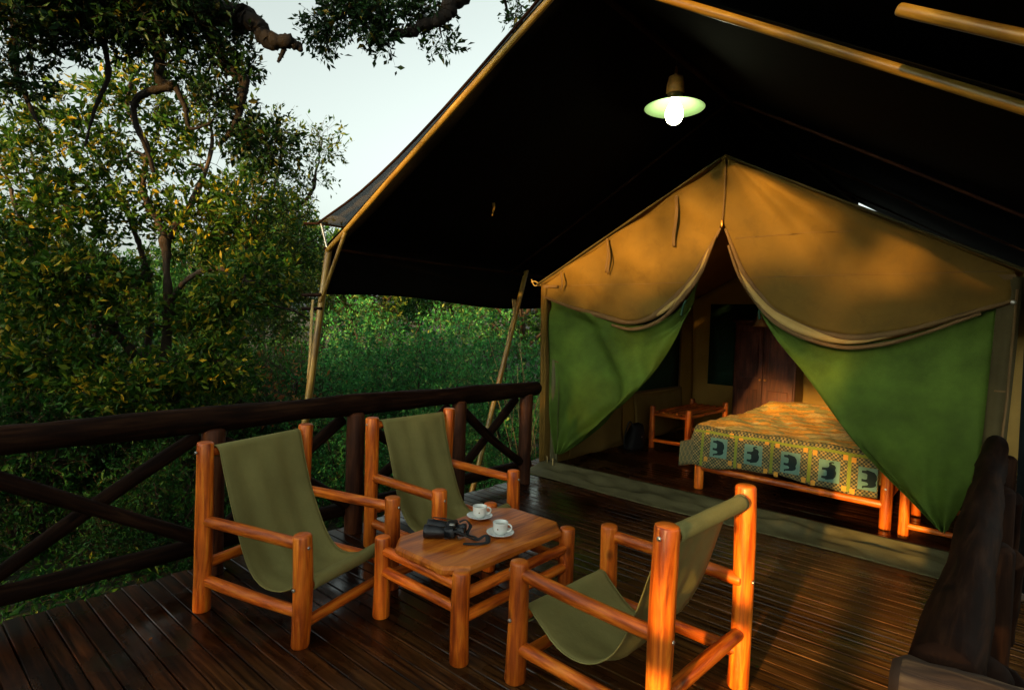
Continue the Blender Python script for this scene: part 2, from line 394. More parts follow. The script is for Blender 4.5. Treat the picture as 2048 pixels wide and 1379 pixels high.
def box(mb, c, s, bev=0.0):
    c = np.array(c, float); h = np.array(s, float) / 2
    if bev <= 0:
        V = [c + h * np.array([x, y, z]) for x in (-1, 1) for y in (-1, 1) for z in (-1, 1)]
        F = [[0, 1, 3, 2], [4, 6, 7, 5], [0, 4, 5, 1], [2, 3, 7, 6], [0, 2, 6, 4], [1, 5, 7, 3]]
    else:
        V = []; b = bev
        for x in (-1, 1):
            for y in (-1, 1):
                for z in (-1, 1):
                    q = c + h * np.array([x, y, z])
                    V += [q - np.array([0, y * b, z * b]), q - np.array([x * b, 0, z * b]), q - np.array([x * b, y * b, 0])]
        idx = lambda x, y, z, k: ((x * 2 + y) * 2 + z) * 3 + k
        F = []
        for k, (s0, s1) in enumerate((((0, 1), (0, 2)), ((0, 1), (1, 2)), ((0, 2), (1, 2)))): pass
        for x in (0, 1): F.append([idx(x, 0, 0, 0), idx(x, 0, 1, 0), idx(x, 1, 1, 0), idx(x, 1, 0, 0)][::(1 if x == 0 else -1)])
        for y in (0, 1): F.append([idx(0, y, 0, 1), idx(1, y, 0, 1), idx(1, y, 1, 1), idx(0, y, 1, 1)][::(1 if y == 0 else -1)])
        for z in (0, 1): F.append([idx(0, 0, z, 2), idx(0, 1, z, 2), idx(1, 1, z, 2), idx(1, 0, z, 2)][::(1 if z == 0 else -1)])
        for x in (0, 1):
            for y in (0, 1): F.append([idx(x, y, 0, 0), idx(x, y, 1, 0), idx(x, y, 1, 1), idx(x, y, 0, 1)])
            for z in (0, 1): F.append([idx(x, 0, z, 0), idx(x, 1, z, 0), idx(x, 1, z, 2), idx(x, 0, z, 2)])
        for y in (0, 1):
            for z in (0, 1): F.append([idx(0, y, z, 1), idx(1, y, z, 1), idx(1, y, z, 2), idx(0, y, z, 2)])
        for x in (0, 1):
            for y in (0, 1):
                for z in (0, 1): F.append([idx(x, y, z, 0), idx(x, y, z, 1), idx(x, y, z, 2)])
    mb.add(V, F)

def grid(mb, fn, nu, nv, uvfn=None):
    V = []; 
    for j in range(nv + 1):
        for i in range(nu + 1): V.append(fn(i / nu, j / nv))
    F = []; U = []
    for j in range(nv):
        for i in range(nu):
            F.append([j * (nu + 1) + i, j * (nu + 1) + i + 1, (j + 1) * (nu + 1) + i + 1, (j + 1) * (nu + 1) + i])
            q = [(i, j), (i + 1, j), (i + 1, j + 1), (i, j + 1)]
            U.append([uvfn(a / nu, b / nv) if uvfn else (a / nu, b / nv) for a, b in q])
    mb.add(V, F, U)

def lathe(mb, prof, c=(0, 0, 0), seg=28, axis='z'):
    V = []; F = []
    for (r, z) in prof:
        for j in range(seg):
            a = j * 2 * math.pi / seg
            q = (r * math.cos(a), r * math.sin(a), z)
            if axis == 'x': q = (z, r * math.cos(a), r * math.sin(a))
            V.append((q[0] + c[0], q[1] + c[1], q[2] + c[2]))
    for i in range(len(prof) - 1):
        for j in range(seg):
            j2 = (j + 1) % seg
            F.append([i * seg + j, i * seg + j2, (i + 1) * seg + j2, (i + 1) * seg + j])
    mb.add(V, F)

def spline(pts, n):
    "Catmull-Rom through the points, n samples"
    P = np.asarray(pts, float); k = len(P)
    if k == 2: return P[0] + np.outer(np.linspace(0, 1, n), P[1] - P[0])
    E = np.concatenate([[2 * P[0] - P[1]], P, [2 * P[-1] - P[-2]]])
    out = []
    for s in np.linspace(0, k - 1 - 1e-9, n):
        i = int(s); t = s - i; a, b, c, d = E[i], E[i + 1], E[i + 2], E[i + 3]
        out.append(0.5 * ((2 * b) + (-a + c) * t + (2 * a - 5 * b + 4 * c - d) * t * t + (-a + 3 * b - 3 * c + d) * t ** 3))
    return np.array(out)

def curve_at(pts):
    tab = spline(pts, 200)
    def f(t):
        x = min(max(t, 0), 1) * 199; i = min(int(x), 198); return tab[i] + (tab[i + 1] - tab[i]) * (x - i)
    return f

def thing(name, label, cat, loc=(0, 0, 0), rz=0.0, group=None):
    o = bpy.data.objects.new(name, None); COL.objects.link(o)
    o.location = loc; o.rotation_euler = (0, 0, rz); o.empty_display_size = 0.1
    o['label'] = label; o['category'] = cat
    if group: o['group'] = group
    return o

def tag(o, label, cat, group=None):
    o['label'] = label; o['category'] = cat
    if group: o['group'] = group
    return o

def structure(o): o['kind'] = 'structure'; return o

def copy_tree(o, parent=None):
    c = o.copy(); COL.objects.link(c); c.parent = parent
    for ch in list(o.children): copy_tree(ch, c)
    return c

# ------------------------------------------------------------------ ground
def zground(x, y):
    d = np.hypot(x + 2, y - 3)
    z = -1.35 + 0.055 * np.clip(d - 9, 0, 60) * (np.clip(-x - 4, 0, 12) / 12)
    return z + 0.10 * np.sin(x * 0.7 + 1) * np.sin(y * 0.6) + 0.05 * np.sin(x * 2.1 + y * 1.7)
def ground():
    s = np.linspace(-1, 1, 141); g = np.sign(s) * (np.abs(s) ** 2.6) * 600
    X, Y = np.meshgrid(g, g); Z = zground(X, Y)
    mb = MB(); k = len(g)
    V = np.stack([X.ravel(), Y.ravel(), Z.ravel()], 1)
    F = [[j * k + i, j * k + i + 1, (j + 1) * k + i + 1, (j + 1) * k + i] for j in range(k - 1) for i in range(k - 1)]
    mb.add(V, F, [[(0, 0)] * 4] * len(F))
    return structure(mb.build('ground', 'ground'))
ground()

# ------------------------------------------------------------------ deck
DX0, DX1, DY0, DY1 = -3.80, 1.6, -1.2, 9.6
PITCH = 0.0868
def deck():
    mb = MB()
    for x in np.arange(DX0 + 0.15, DX1, 0.75): box(mb, (x, (DY0 + DY1) / 2, -0.115), (0.07, DY1 - DY0 - 0.1, 0.15))
    for x in (-3.5, -1.2, 1.2):
        for y in (-0.8, 2.2, 5.2, 8.8): box(mb, (x, y, -0.9), (0.16, 0.16, 1.4))
    d = structure(mb.build('deck', 'joist', smooth=False))
    vs = []
    for k in range(5):
        b = MB(); L = DX1 - DX0; n = 14
        rg = np.random.default_rng(k); t = 0.028
        prof = [(-0.0405, -t), (-0.0405, -0.004), (-0.0375, 0), (0.0375, 0), (0.0405, -0.004), (0.0405, -t)]
        V = []; F = []
        for i in range(n + 1):
            x = L * i / n
            e = 0.0008 * rg.normal(); zz = 0.0011 * rg.normal()
            for (y, z) in prof: V.append((x, y + e, z + zz))
        for i in range(n):
            for j in range(6):
                j2 = (j + 1) % 6
                F.append([i * 6 + j, (i + 1) * 6 + j, (i + 1) * 6 + j2, i * 6 + j2])
        F.append([0, 1, 2, 3, 4, 5]); F.append([n * 6 + j for j in (5, 4, 3, 2, 1, 0)])
        b.add(V, F); vs.append(b)
    mesh = []
    y = DY0; i = 0
    while y < DY1:
        k = random.randrange(5)
        if len(mesh) < 5:
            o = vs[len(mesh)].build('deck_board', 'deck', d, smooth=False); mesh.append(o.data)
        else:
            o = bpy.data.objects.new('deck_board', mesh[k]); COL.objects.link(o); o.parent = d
        o.location = (DX0 + random.uniform(-0.02, 0.012) - (0.42 if y > 5.05 else 0), y, random.uniform(-0.0015, 0.0015))
        y += PITCH; i += 1
deck()

# ------------------------------------------------------------------ railings
def railing_left():
    r = thing('log_railing', 'dark log railing with crossed braces along the left edge of deck', 'railing', (-3.72, 0.0, 0))
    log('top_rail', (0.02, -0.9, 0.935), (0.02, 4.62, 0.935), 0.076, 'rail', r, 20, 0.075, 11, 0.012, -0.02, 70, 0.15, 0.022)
    log('bottom_rail', (-0.03, -0.9, 0.15), (-0.03, 4.60, 0.155), 0.052, 'rail', r, 14, 0.04, 12, 0.01, 0.0, 18)
    ys = [-0.60, 0.33, 1.46, 2.47, 3.53, 4.45]
    for k, y in enumerate(ys):
        log('post', (0.04, y, -0.9), (0.04, y, 0.885), 0.066, 'post', r, 14, 0.035, 40 + k)
    for k in range(len(ys) - 1):
        a, b = ys[k] + 0.06, ys[k + 1] - 0.06
        log('brace', (-0.045, a, 0.20), (-0.045, b, 0.84), 0.041, 'rail', r, 12, 0.05, 60 + k, 0.008)
        log('brace', (0.035, a, 0.80), (0.035, b, 0.22), 0.041, 'rail', r, 12, 0.05, 80 + k, 0.008)
    return r
railing_left()

def railing_right():
    r = thing('log_railing', 'dark log railing on the right running towards the tent door', 'railing', (-0.08, 1.5, 0))
    log('top_rail', (0.0, -0.07, 0.935), (0.0, 3.22, 0.935), 0.062, 'rail', r, 20, 0.06, 21, 0.01, 0.0, 44, 0.3, 0.025)
    log('bottom_rail', (0.06, 0.1, 0.16), (0.06, 3.15, 0.16), 0.05, 'rail', r, 12, 0.04, 22, 0.01)
    for k, y in enumerate((0.12, 1.1, 2.1, 3.1)):
        log('post', (0.035, y, -0.9), (0.035, y, 0.885), 0.07, 'rail', r, 14, 0.035, 140 + k)
    for k in range(3):
        a = (0.12, 1.1, 2.1)[k] + 0.06; b = a + 0.88
        log('brace', (0.01, a, 0.2), (0.01, b, 0.84), 0.042, 'rail', r, 12, 0.05, 160 + k)
        log('brace', (0.09, a, 0.84), (0.09, b, 0.2), 0.042, 'rail', r, 12, 0.05, 180 + k)
    e = thing('log_railing', 'sunlit peeling log rail crossing the bottom right corner', 'railing', (-0.14, 1.36, 0))
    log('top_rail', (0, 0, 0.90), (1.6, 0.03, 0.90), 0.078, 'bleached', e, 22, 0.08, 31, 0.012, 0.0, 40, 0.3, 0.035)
    for k, x in enumerate((0.9, 1.5)): log('post', (x, 0.03, -0.9), (x, 0.03, 0.90), 0.06, 'rail', e, 12, 0.03, 200 + k)
railing_right()

def shadow_railing_rear():  # unseen railing, added so rail and post shadows shape the deck sun patch
    r = thing('log_railing', 'unseen log railing added behind the camera for its shadow on the deck', 'railing', (-1.1, -1.12, 0))
    log('top_rail', (-2.6, 0, 0.915), (2.7, 0, 0.915), 0.072, 'rail', r, 14, 0.04, 231, 0.008, 0, 14)
    log('bottom_rail', (-2.6, 0, 0.16), (2.7, 0, 0.16), 0.05, 'rail', r, 12, 0.04, 232, 0.008, 0, 14)
    for k, x in enumerate((-2.4, -1.2, -0.1, 0.95, 2.0)): log('post', (x, 0.0, -0.9), (x, 0.0, 0.87), 0.075, 'rail', r, 12, 0.03, 240 + k)
shadow_railing_rear()

# ------------------------------------------------------------------ sling chairs
def screw(parent, p, ax):
    mb = MB(); d = np.array(ax, float)
    tube(mb, [np.array(p) - d * 0.004, np.array(p) + d * 0.004], [0.009, 0.009], 8, True, 0.2)
    return mb.build('screw', 'steel', parent)

def sling_chair(label, loc, rz, seed):
    r = thing('sling_chair', label, 'chair', loc, rz, 'log sling chairs around the low table')
    D, W, pr, rr = 0.355, 0.355, 0.046, 0.030
    rg = np.random.default_rng(seed); s = seed * 100
    posts = []
    for sx in (-1, 1):
        for sy in (-1, 1):
            h = 0.905 if sx < 0 else 0.545
            tilt = rg.normal(0, 0.006, 2)
            posts.append(log('leg', (sx * D, sy * W, 0.0), (sx * D + tilt[0], sy * W + tilt[1], h + rg.normal(0, 0.004)), pr, 'pine', r, 16, 0.035, s + sx * 3 + sy, 0.004, rg.uniform(-0.03, 0.06), 8, 0.12))
    for sy in (-1, 1):
        log('arm_rail', (-D, sy * (W - 0.008), 0.487), (D, sy * (W - 0.008), 0.493), rr, 'pine', r, 12, 0.03, s + 20 + sy, 0.004)
        log('side_rail', (-D, sy * (W - 0.008), 0.165), (D, sy * (W - 0.008), 0.16), rr, 'pine', r, 12, 0.03, s + 30 + sy, 0.004)
    log('back_rail', (-D, -W, 0.25), (-D, W, 0.25), rr, 'pine', r, 12, 0.03, s + 40, 0.004)
    log('front_rail', (D, -W, 0.10), (D, W, 0.10), rr * 0.9, 'pine', r, 12, 0.03, s + 41, 0.004)
    log('sling_bar', (-D, -W, 0.848), (-D, W, 0.848), 0.024, 'pine', r, 12, 0.02, s + 42)
    log('sling_bar', (D, -W, 0.285), (D, W, 0.285), 0.024, 'pine', r, 12, 0.02, s + 43)
    # sling cloth: wraps both bars, hangs in a catenary between them
    w = W - pr - 0.012
    R_ = 0.031
    R_ = 0.034
    prof = []
    for a in np.linspace(250, 40, 9): prof.append((-D + R_ * math.cos(math.radians(a)) - 0.0, 0.848 + R_ * math.sin(math.radians(a))))
    hang = spline([(-D + R_ * .77, 0.868), (-D + R_ + 0.006, 0.835), (-D + 0.082, 0.70), (-D + 0.16, 0.47), (-D + 0.26, 0.275), (-D + 0.38, 0.185), (-D + 0.52, 0.195), (-D + 0.63, 0.265), (D - 0.015, 0.318)], 26)
    prof += [tuple(q) for q in hang[1:]]
    for a in np.linspace(80, -120, 9): prof.append((D + R_ * math.cos(math.radians(a)), 0.285 + R_ * math.sin(math.radians(a))))
    prof = np.array(prof); pf = np.linspace(0, 1, len(prof)); n = len(prof) - 1
    ph = rg.uniform(0, 6.28, 6)
    def fn(u, v):
        x, z = prof[int(round(v * n))]
        y = (u - 0.5) * 2 * w
        mid = max(0.0, math.sin(min(max((v - 0.15) / 0.7, 0), 1) * math.pi))
        y *= 1 - 0.045 * mid
        sag = -0.028 * mid * (1 - (2 * u - 1) ** 2)
        wr = 0.0058 * mid * (math.sin(u * 11 + v * 4 + ph[0]) + 0.7 * math.sin(u * 23 - v * 9 + ph[1]) + 0.6 * math.sin(v * 31 + u * 5 + ph[2]))
        return (x + wr, y, z + sag + wr)
    mb = MB(); grid(mb, fn, 20, n)
    slg = mb.build('sling', 'sling', r, solid=0.004)
    for sy in (-1, 1):
        e = MB(); P = np.array([fn(0.5 + 0.5 * sy * 0.985, j / n) for j in range(5, n - 5)])
        tube(e, P, 0.0042, 5, False); e.build('hem', 'sling', slg)
    for sx, zz in ((-1, 0.86), (1, 0.29)):
        for sy in (-1, 1): screw(r, (sx * D, sy * (W + pr), zz), (0, sy, 0))
    for sy in (-1, 1): screw(r, (-D - pr, sy * W, 0.49), (-1, 0, 0)); screw(r, (D + pr, sy * W, 0.49), (1, 0, 0))
    return r
sling_chair('log chair with olive sling at left, nearest the camera beside the railing', (-2.987, 1.672, 0), math.radians(15.5), 1)
sling_chair('log chair with olive sling at the back, behind the white cups', (-3.015, 2.755, 0), math.radians(0.5), 2)
sling_chair('log chair with olive sling facing away at right, its back to the tent', (-1.250, 2.285, 0), math.radians(177.0), 3)

# ------------------------------------------------------------------ table
def low_table():
    r = thing('low_table', 'low varnished log table with cut-corner top between the chairs', 'table', (-2.205, 2.29, 0))
    X, Y = 0.305, 0.42
    for sx in (-1, 1):
        for sy in (-1, 1): log('leg', (sx * X, sy * Y, 0), (sx * X, sy * Y, 0.432), 0.045, 'pine', r, 16, 0.035, 300 + sx * 2 + sy, 0.003, 0.02, 7, 0.12)
    for z, rad, nm in ((0.365, 0.027, 'top_rail'), (0.255, 0.027, 'lower_rail')):
        for s in (-1, 1):
            log(nm, (-X, s * Y, z), (X, s * Y, z - 0.004), rad, 'pine', r, 12, 0.03, 320 + s + int(z * 100))
            log(nm, (s * X, -Y, z - 0.045), (s * X, Y, z - 0.042), rad, 'pine', r, 12, 0.03, 340 + s + int(z * 100))
    hx, hy, c = 0.272, 0.455, 0.095
    out = [(-hx + c, -hy), (hx - c, -hy), (hx, -hy + c), (hx, hy - c), (hx - c, hy), (-hx + c, hy), (-hx, hy - c), (-hx, -hy + c)]
    mb = MB(); lev = [(1.0, 0.398), (1.004, 0.404), (1.004, 0.420), (0.990, 0.432), (0.978, 0.436)]
    V = []; F = []
    for s, z in lev:
        for (x, y) in out:
            k = 1 if s > 1 else 1
            V.append((x + 0.03 - np.sign(x) * (1 - s) * 0.4, y - np.sign(y) * (1 - s) * 0.4, z))
    for i in range(len(lev) - 1):
        for j in range(8): F.append([i * 8 + j, i * 8 + (j + 1) % 8, (i + 1) * 8 + (j + 1) % 8, (i + 1) * 8 + j])
    F.append(list(range(7, -1, -1))); F.append([(len(lev) - 1) * 8 + j for j in range(8)])
    mb.add(V, F); mb.build('table_top', 'tabletop', r, smooth=False)
    # cleat boards under the short ends
    for s in (-1, 1):
        b = MB(); box(b, (0, s * 0.30, 0.388), (0.46, 0.07, 0.018), 0.003); b.build('cleat', 'tabletop', r, smooth=False)
low_table()
TT = 0.4372

def cup_set(loc, rz, lab_cup, lab_saucer):
    s = MB()
    lathe(s, [(0.0, 0.004), (0.024, 0.004), (0.024, 0.0), (0.030, 0.0), (0.034, 0.004), (0.060, 0.010), (0.0755, 0.0185), (0.0765, 0.021), (0.0745, 0.0215), (0.058, 0.0145), (0.034, 0.0085), (0.0, 0.008)], seg=36)
    so_ = s.build('saucer', 'china'); so_.location = loc; tag(so_, lab_saucer, 'saucer', 'white china on the low table')
    c = thing('cup', lab_cup, 'cup', (loc[0], loc[1], loc[2] + 0.0086), rz, 'white china on the low table')
    b = MB()
    lathe(b, [(0.0, 0.003), (0.020, 0.003), (0.022, 0.0), (0.026, 0.0), (0.028, 0.004), (0.036, 0.012), (0.0405, 0.022), (0.0412, 0.040), (0.0412, 0.056), (0.0425, 0.064), (0.0415, 0.0655), (0.0395, 0.064), (0.0383, 0.040), (0.037, 0.022), (0.03, 0.012), (0.0, 0.010)], seg=36)
    bd = b.build('bowl', 'china', c)
    h = MB(); P = spline([(0.038, 0, 0.056), (0.054, 0, 0.059), (0.065, 0, 0.047), (0.061, 0, 0.030), (0.049, 0, 0.021), (0.0375, 0, 0.020)], 16)
    tube(h, P, 0.0045, 8, True); h.build('handle', 'china', c)
    t = MB(); lathe(t, [(0.0, 0.047), (0.0385, 0.047)], seg=28); t.build('tea', 'coffee', c)
    k = MB(); a0 = math.radians(-88); V = []
    for i in range(12):
        a = i * math.pi / 6; V.append((0.0416 * math.cos(a0 + math.cos(a) * 0.10), 0.0416 * math.sin(a0 + math.cos(a) * 0.10), 0.036 + 0.0045 * math.sin(a)))
    k.add(V, [list(range(12))]); k.build('crest', 'crest', bd, smooth=False)
cup_set((-2.352, 2.448, TT), math.radians(38), 'white china cup near the far edge of the table', 'white saucer near the far edge of the table')
cup_set((-2.083, 2.335, TT), math.radians(20), 'white china cup nearer the right side of the table', 'white saucer nearer the right side of the table')

def binoculars():
    r = thing('binoculars', 'black binoculars with strap lying on the low table', 'binoculars', (-2.285, 2.105, TT), math.radians(37)); r.scale = (1.22, 1.22, 1.22)
    for s, nm in ((-1, 'barrel'), (1, 'barrel')):
        y = s * 0.034; z = 0.030
        b = MB()
        lathe(b, [(0.0, -0.078), (0.0235, -0.078), (0.0285, -0.081), (0.0298, -0.079), (0.0298, -0.060), (0.0285, -0.056), (0.0265, -0.020), (0.022, 0.008), (0.018, 0.012), (0.0, 0.012)], (0, y, z), 24, 'x')
        ob = b.build(nm, 'black', r)
        g = MB(); lathe(g, [(0.0, -0.0785), (0.022, -0.0785)], (0, y, z), 20, 'x'); g.build('lens', 'glass_lens', ob)
        h = MB(); box(h, (0.030, s * 0.030, 0.030), (0.056, 0.046, 0.050), 0.010); ph_ = h.build('prism_housing', 'black', r)
        e = MB(); lathe(e, [(0.0, 0.056), (0.016, 0.056), (0.016, 0.070), (0.0195, 0.074), (0.0205, 0.092), (0.0185, 0.095), (0.013, 0.093), (0.0, 0.092)], (0, s * 0.024, z + 0.002), 20, 'x'); e.build('eyepiece', 'black', r)
    c = MB(); tube(c, [(-0.018, 0, 0.034), (0.066, 0, 0.034)], 0.009, 12); c.build('hinge', 'black', r)
    w = MB(); tube(w, [(0.026, 0, 0.046), (0.046, 0, 0.046)], 0.012, 14); w.build('focus_wheel', 'steel', r)
    def strap(pts, w=0.017, nm='strap'):
        P = spline(pts, 34); T, N, B = frames(P); mb = MB()
        Z = np.array([0, 0, 1.0])
        def fn(u, v):
            i = int(round(v * (len(P) - 1))); side = np.cross(T[i], Z); side /= np.linalg.norm(side) + 1e-9
            return P[i] + side * (u - 0.5) * w + Z * 0.002 * math.sin(v * 17)
        grid(mb, fn, 2, len(P) - 1); return mb.build(nm, 'strap', r, solid=0.0022)
    strap([(0.05, 0.045, 0.05), (0.03, 0.085, 0.045), (-0.03, 0.098, 0.02), (-0.07, 0.075, 0.055), (-0.02, 0.045, 0.062), (0.04, 0.05, 0.055)], 0.010)
    strap([(0.05, -0.05, 0.045), (0.10, -0.055, 0.03), (0.15, -0.035, 0.006), (0.19, -0.02, 0.02), (0.20, -0.05, 0.006), (0.16, -0.08, 0.004), (0.10, -0.085, 0.006)], 0.022)
    strap([(0.06, 0.045, 0.05), (0.09, 0.06, 0.055), (0.11, 0.055, 0.03), (0.10, 0.03, 0.006), (0.13, 0.0, 0.005), (0.155, -0.03, 0.008)], 0.016)
binoculars()

# ------------------------------------------------------------------ awning (flysheet with poles) and lamp
RX, RZ = -2.03, 3.63
FY0, FY1 = 2.76, 10.4
def fly():
    r = thing('awning', 'large dark flysheet awning on varnished poles over the tent', 'awning', (RX, FY0, 0))
    half = [(0, RZ), (0.75, 3.20), (1.5, 2.77), (2.28, 2.335), (2.58, 2.185), (2.60, 1.97), (2.61, 1.745)]
    pr = [(-x, z) for x, z in half[::-1]] + [(x, z - 0.037 * min(x, 2.3)) for x, z in half[1:]]
    pr = np.array(pr)
    cf = curve_at([(a, 0, b) for a, b in pr])
    n = len(pr) - 1
    pts = []
    for i in range(n):
        for t in np.linspace(0, 1, 5)[:-1]: pts.append(pr[i] * (1 - t) + pr[i + 1] * t)
    pts.append(pr[-1]); pts = np.array(pts); k = len(pts) - 1
    def fn(u, v):
        x, z = pts[int(round(u * k))]; y = v * (FY1 - FY0)
        bay = abs(math.sin((y % 2.4) / 2.4 * math.pi))
        slope = 1.0 if abs(x) < 2.55 and abs(x) > 0.05 else 0.0
        sag = -0.035 * bay * slope * math.sin(min(abs(x) / 2.6, 1) * math.pi)
        edge = 0.03 * math.sin(y * 2.1) * (1 if z < 1.8 else 0)
        return (x + 0.01 * math.sin(y * 3 + x), y, z + sag + edge + 0.045)
    mb = MB(); grid(mb, fn, k, 44)
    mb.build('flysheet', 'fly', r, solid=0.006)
    # upper shade net
    US = curve_at([(-0.10, 0, 3.64), (-0.35, 0, 3.47), (-1.22, 0, 2.985), (-2.0, 0, 2.63), (-2.71, 0, 2.41)])
    def fu(u, v):
        t = u; q = US(t)
        return (q[0], -0.02 + v * (FY1 - FY0 - 0.4), q[2] + 0.012)
    mb = MB(); grid(mb, fu, 14, 24); un = mb.build('upper_sheet', 'upper', r, solid=0.004)
    e = MB(); tube(e, [np.array(fu(t, 0)) for t in np.linspace(0, 1, 14)], 0.010, 8); e.build('edge_binding', 'rail', un)
    e = MB(); tube(e, [np.array(fu(1, t)) for t in np.linspace(0, 1, 14)], 0.010, 8); e.build('edge_binding', 'webbing', un)
    # forward extension of the sheet over the right half, on its own rafter
    def fe(u, v):
        x = -0.02 + u * 2.75; return (x, -0.78 + v * 2.8, 3.63 - 0.567 * x + 0.17 - 0.03 * math.sin(v * 3.14) * math.sin(u * 3.14) * 1.5)
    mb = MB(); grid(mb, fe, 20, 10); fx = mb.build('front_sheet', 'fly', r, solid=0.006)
    log('rafter', (1.66, -0.38, 3.63 - 0.567 * 1.66 + 0.03), (2.8, -0.38, 3.63 - 0.567 * 2.8 + 0.03), 0.022, 'pole', r, 12, 0.02, 399, 0.004, 0, 12)  # modelled only along its sunlit end, shaded part left out
    # rafters
    for y, nm in ((0.0, 'rafter'), (2.40, 'rafter'), (4.3, 'rafter'), (6.4, 'rafter')):
        for s in (-1, 1):
            rad = 0.023 if y == 0 else 0.013; pm = 'pole' if y == 0 else ('post' if s > 0 else 'rail')  # rear rafters take darker wood for the shade under the sheet
            log(nm, (0, y, RZ + 0.0), (s * 2.30, y, 2.325 - (0.085 if s > 0 else 0)), rad, pm, r, 12, 0.02, int(400 + y * 10 + s), 0.006, 0.05, 12)
            log(nm, (s * 2.28, y, 2.335 - (0.085 if s > 0 else 0)), (s * 2.575, y, 2.175 - (0.085 if s > 0 else 0)), rad * 0.95, pm, r, 12, 0.02, int(430 + y * 10 + s), 0, 0, 4)
    log('ridge_pole', (0, -0.05, RZ + 0.005), (0, FY1 - FY0, RZ + 0.005), 0.030, 'rail', r, 12, 0.02, 470, 0.0, 0, 12)
    # leaning corner poles
    log('corner_pole', (-2.58, 0.02, 2.20), (-2.60, -0.45, -1.6), 0.030, 'pole', r, 12, 0.025, 480, 0.0, -0.1, 10)
    log('brace_pole', (-2.30, 0.0, 2.315), (-2.585, -0.055, 1.70), 0.017, 'pole', r, 10, 0.02, 481)
    log('strut', (-2.69, 0.0, 2.43), (-2.58, 0.0, 2.20), 0.010, 'steel', r, 8, 0.0, 482)
    log('corner_pole', (-2.57, 2.72, 2.25), (-2.58, 1.50, -1.6), 0.030, 'pole', r, 12, 0.025, 483, 0.0, -0.1, 10)
    log('corner_pole', (2.58, 0.02, 2.20), (2.9, -0.45, -1.6), 0.030, 'pole', r, 12, 0.025, 484, 0.0, -0.1, 10)
    log('eave_pole', (-2.585, -0.02, 2.19), (-2.585, FY1 - FY0, 2.19), 0.018, 'rail', r, 10, 0.02, 485, 0, 0, 10)
    # ropes lashed on the corner pole
    for z0, k in ((1.78, 0), (1.66, 1)):
        log('peg', (-2.80, -0.10, z0), (-2.55, -0.06, z0 + 0.005), 0.016, 'rail', r, 8, 0.05, 490 + k)
    for k in range(3):
        e = MB(); tube(e, spline([(-2.66 + 0.01 * k, -0.085, 1.74), (-2.655 + 0.012 * k, -0.10, 1.5), (-2.63 + 0.01 * k, -0.12, 1.25), (-2.62, -0.14, 1.05 - 0.07 * k)], 14), 0.006, 6); e.build('rope', 'rope', r)
    for k in range(3):
        e = MB(); tube(e, spline([(-2.60, 2.57 - 0.03 * k, 1.88), (-2.56, 2.53 - 0.02 * k, 1.74), (-2.57, 2.45 + 0.02 * k, 1.55), (-2.58, 2.42, 1.38 - 0.05 * k)], 14), 0.007, 6); e.build('rope', 'rope', r)
    e = MB(); tube(e, [(-2.71, 0.0, 2.42), (-2.87, -0.06, 2.43)], 0.011, 6); e.build('guy_rope', 'rail', r)
    # flap tag on underside
    e = MB(); grid(e, lambda u, v: (-1.63 + (u - 0.5) * 0.035 * (1 - 0.6 * v), 1.1 + 0.01 * math.sin(v * 5), 2.68 - v * 0.12), 2, 6); e.build('tie_strap', 'canvas', r, solid=0.003)
    return r
m_, n_, l_, p_ = mat('grey_shade_net'); p_.inputs['Base Color'].default_value = (0.040, 0.032, 0.014, 1); p_.inputs['Roughness'].default_value = 0.8
v_ = coords(n_, l_, 'Object', (1, 1, 1)); g_ = noise(n_, l_, v_, 260, 2)
tr_ = n_.new('ShaderNodeBsdfTransparent'); mx_ = n_.new('ShaderNodeMixShader')
l_.new(ramp(n_, l_, g_, [(0.40, (0.10, 0.10, 0.10)), (0.62, (0.38, 0.38, 0.38))]), mx_.inputs[0])
l_.new(p_.outputs[0], mx_.inputs[1]); l_.new(tr_.outputs[0], mx_.inputs[2]); l_.new(mx_.outputs[0], n_['Material Output'].inputs[0])
M['upper'] = m_
fly()

def lamp():
    r = thing('pendant_lamp', 'lit pendant lamp with wide enamel shade hanging under the awning', 'lamp', (RX + 0.012, 4.05, 3.235))
    R_ = 0.218
    o = MB(); lathe(o, [(0.052, 0.105), (0.075, 0.088), (0.13, 0.045), (R_ - 0.01, 0.006), (R_, 0.0), (R_ + 0.002, -0.003)], seg=40); sh = o.build('lamp_shade', 'shade_out', r)
    i = MB(); lathe(i, [(R_ + 0.001, -0.004), (R_ - 0.012, 0.000), (0.128, 0.038), (0.072, 0.080), (0.03, 0.095), (0.0, 0.096)], seg=40); i.build('shade_lining', 'shade_in', sh)
    c = MB(); lathe(c, [(0.0, 0.232), (0.035, 0.232), (0.052, 0.222), (0.062, 0.17), (0.066, 0.112), (0.055, 0.100), (0.0, 0.1)], seg=28); c.build('socket_cap', 'brass', r)
    h = MB(); tube(h, [(0, 0, 0.23), (0, 0, 0.265), (0, 0, 0.30)], [0.014, 0.011, 0.006], 10); h.build('hook', 'brass', r)
    k = MB(); tube(k, [(0, 0, 0.295), (0, 0, 0.375)], 0.004, 6); k.build('cord', 'strap', r)
    b = MB(); lathe(b, [(0.0, -0.125), (0.030, -0.119), (0.052, -0.100), (0.065, -0.066), (0.065, -0.030), (0.050, 0.01), (0.030, 0.045), (0.026, 0.09), (0.0, 0.09)], seg=28); b.build('bulb', 'bulb', r)
lamp()

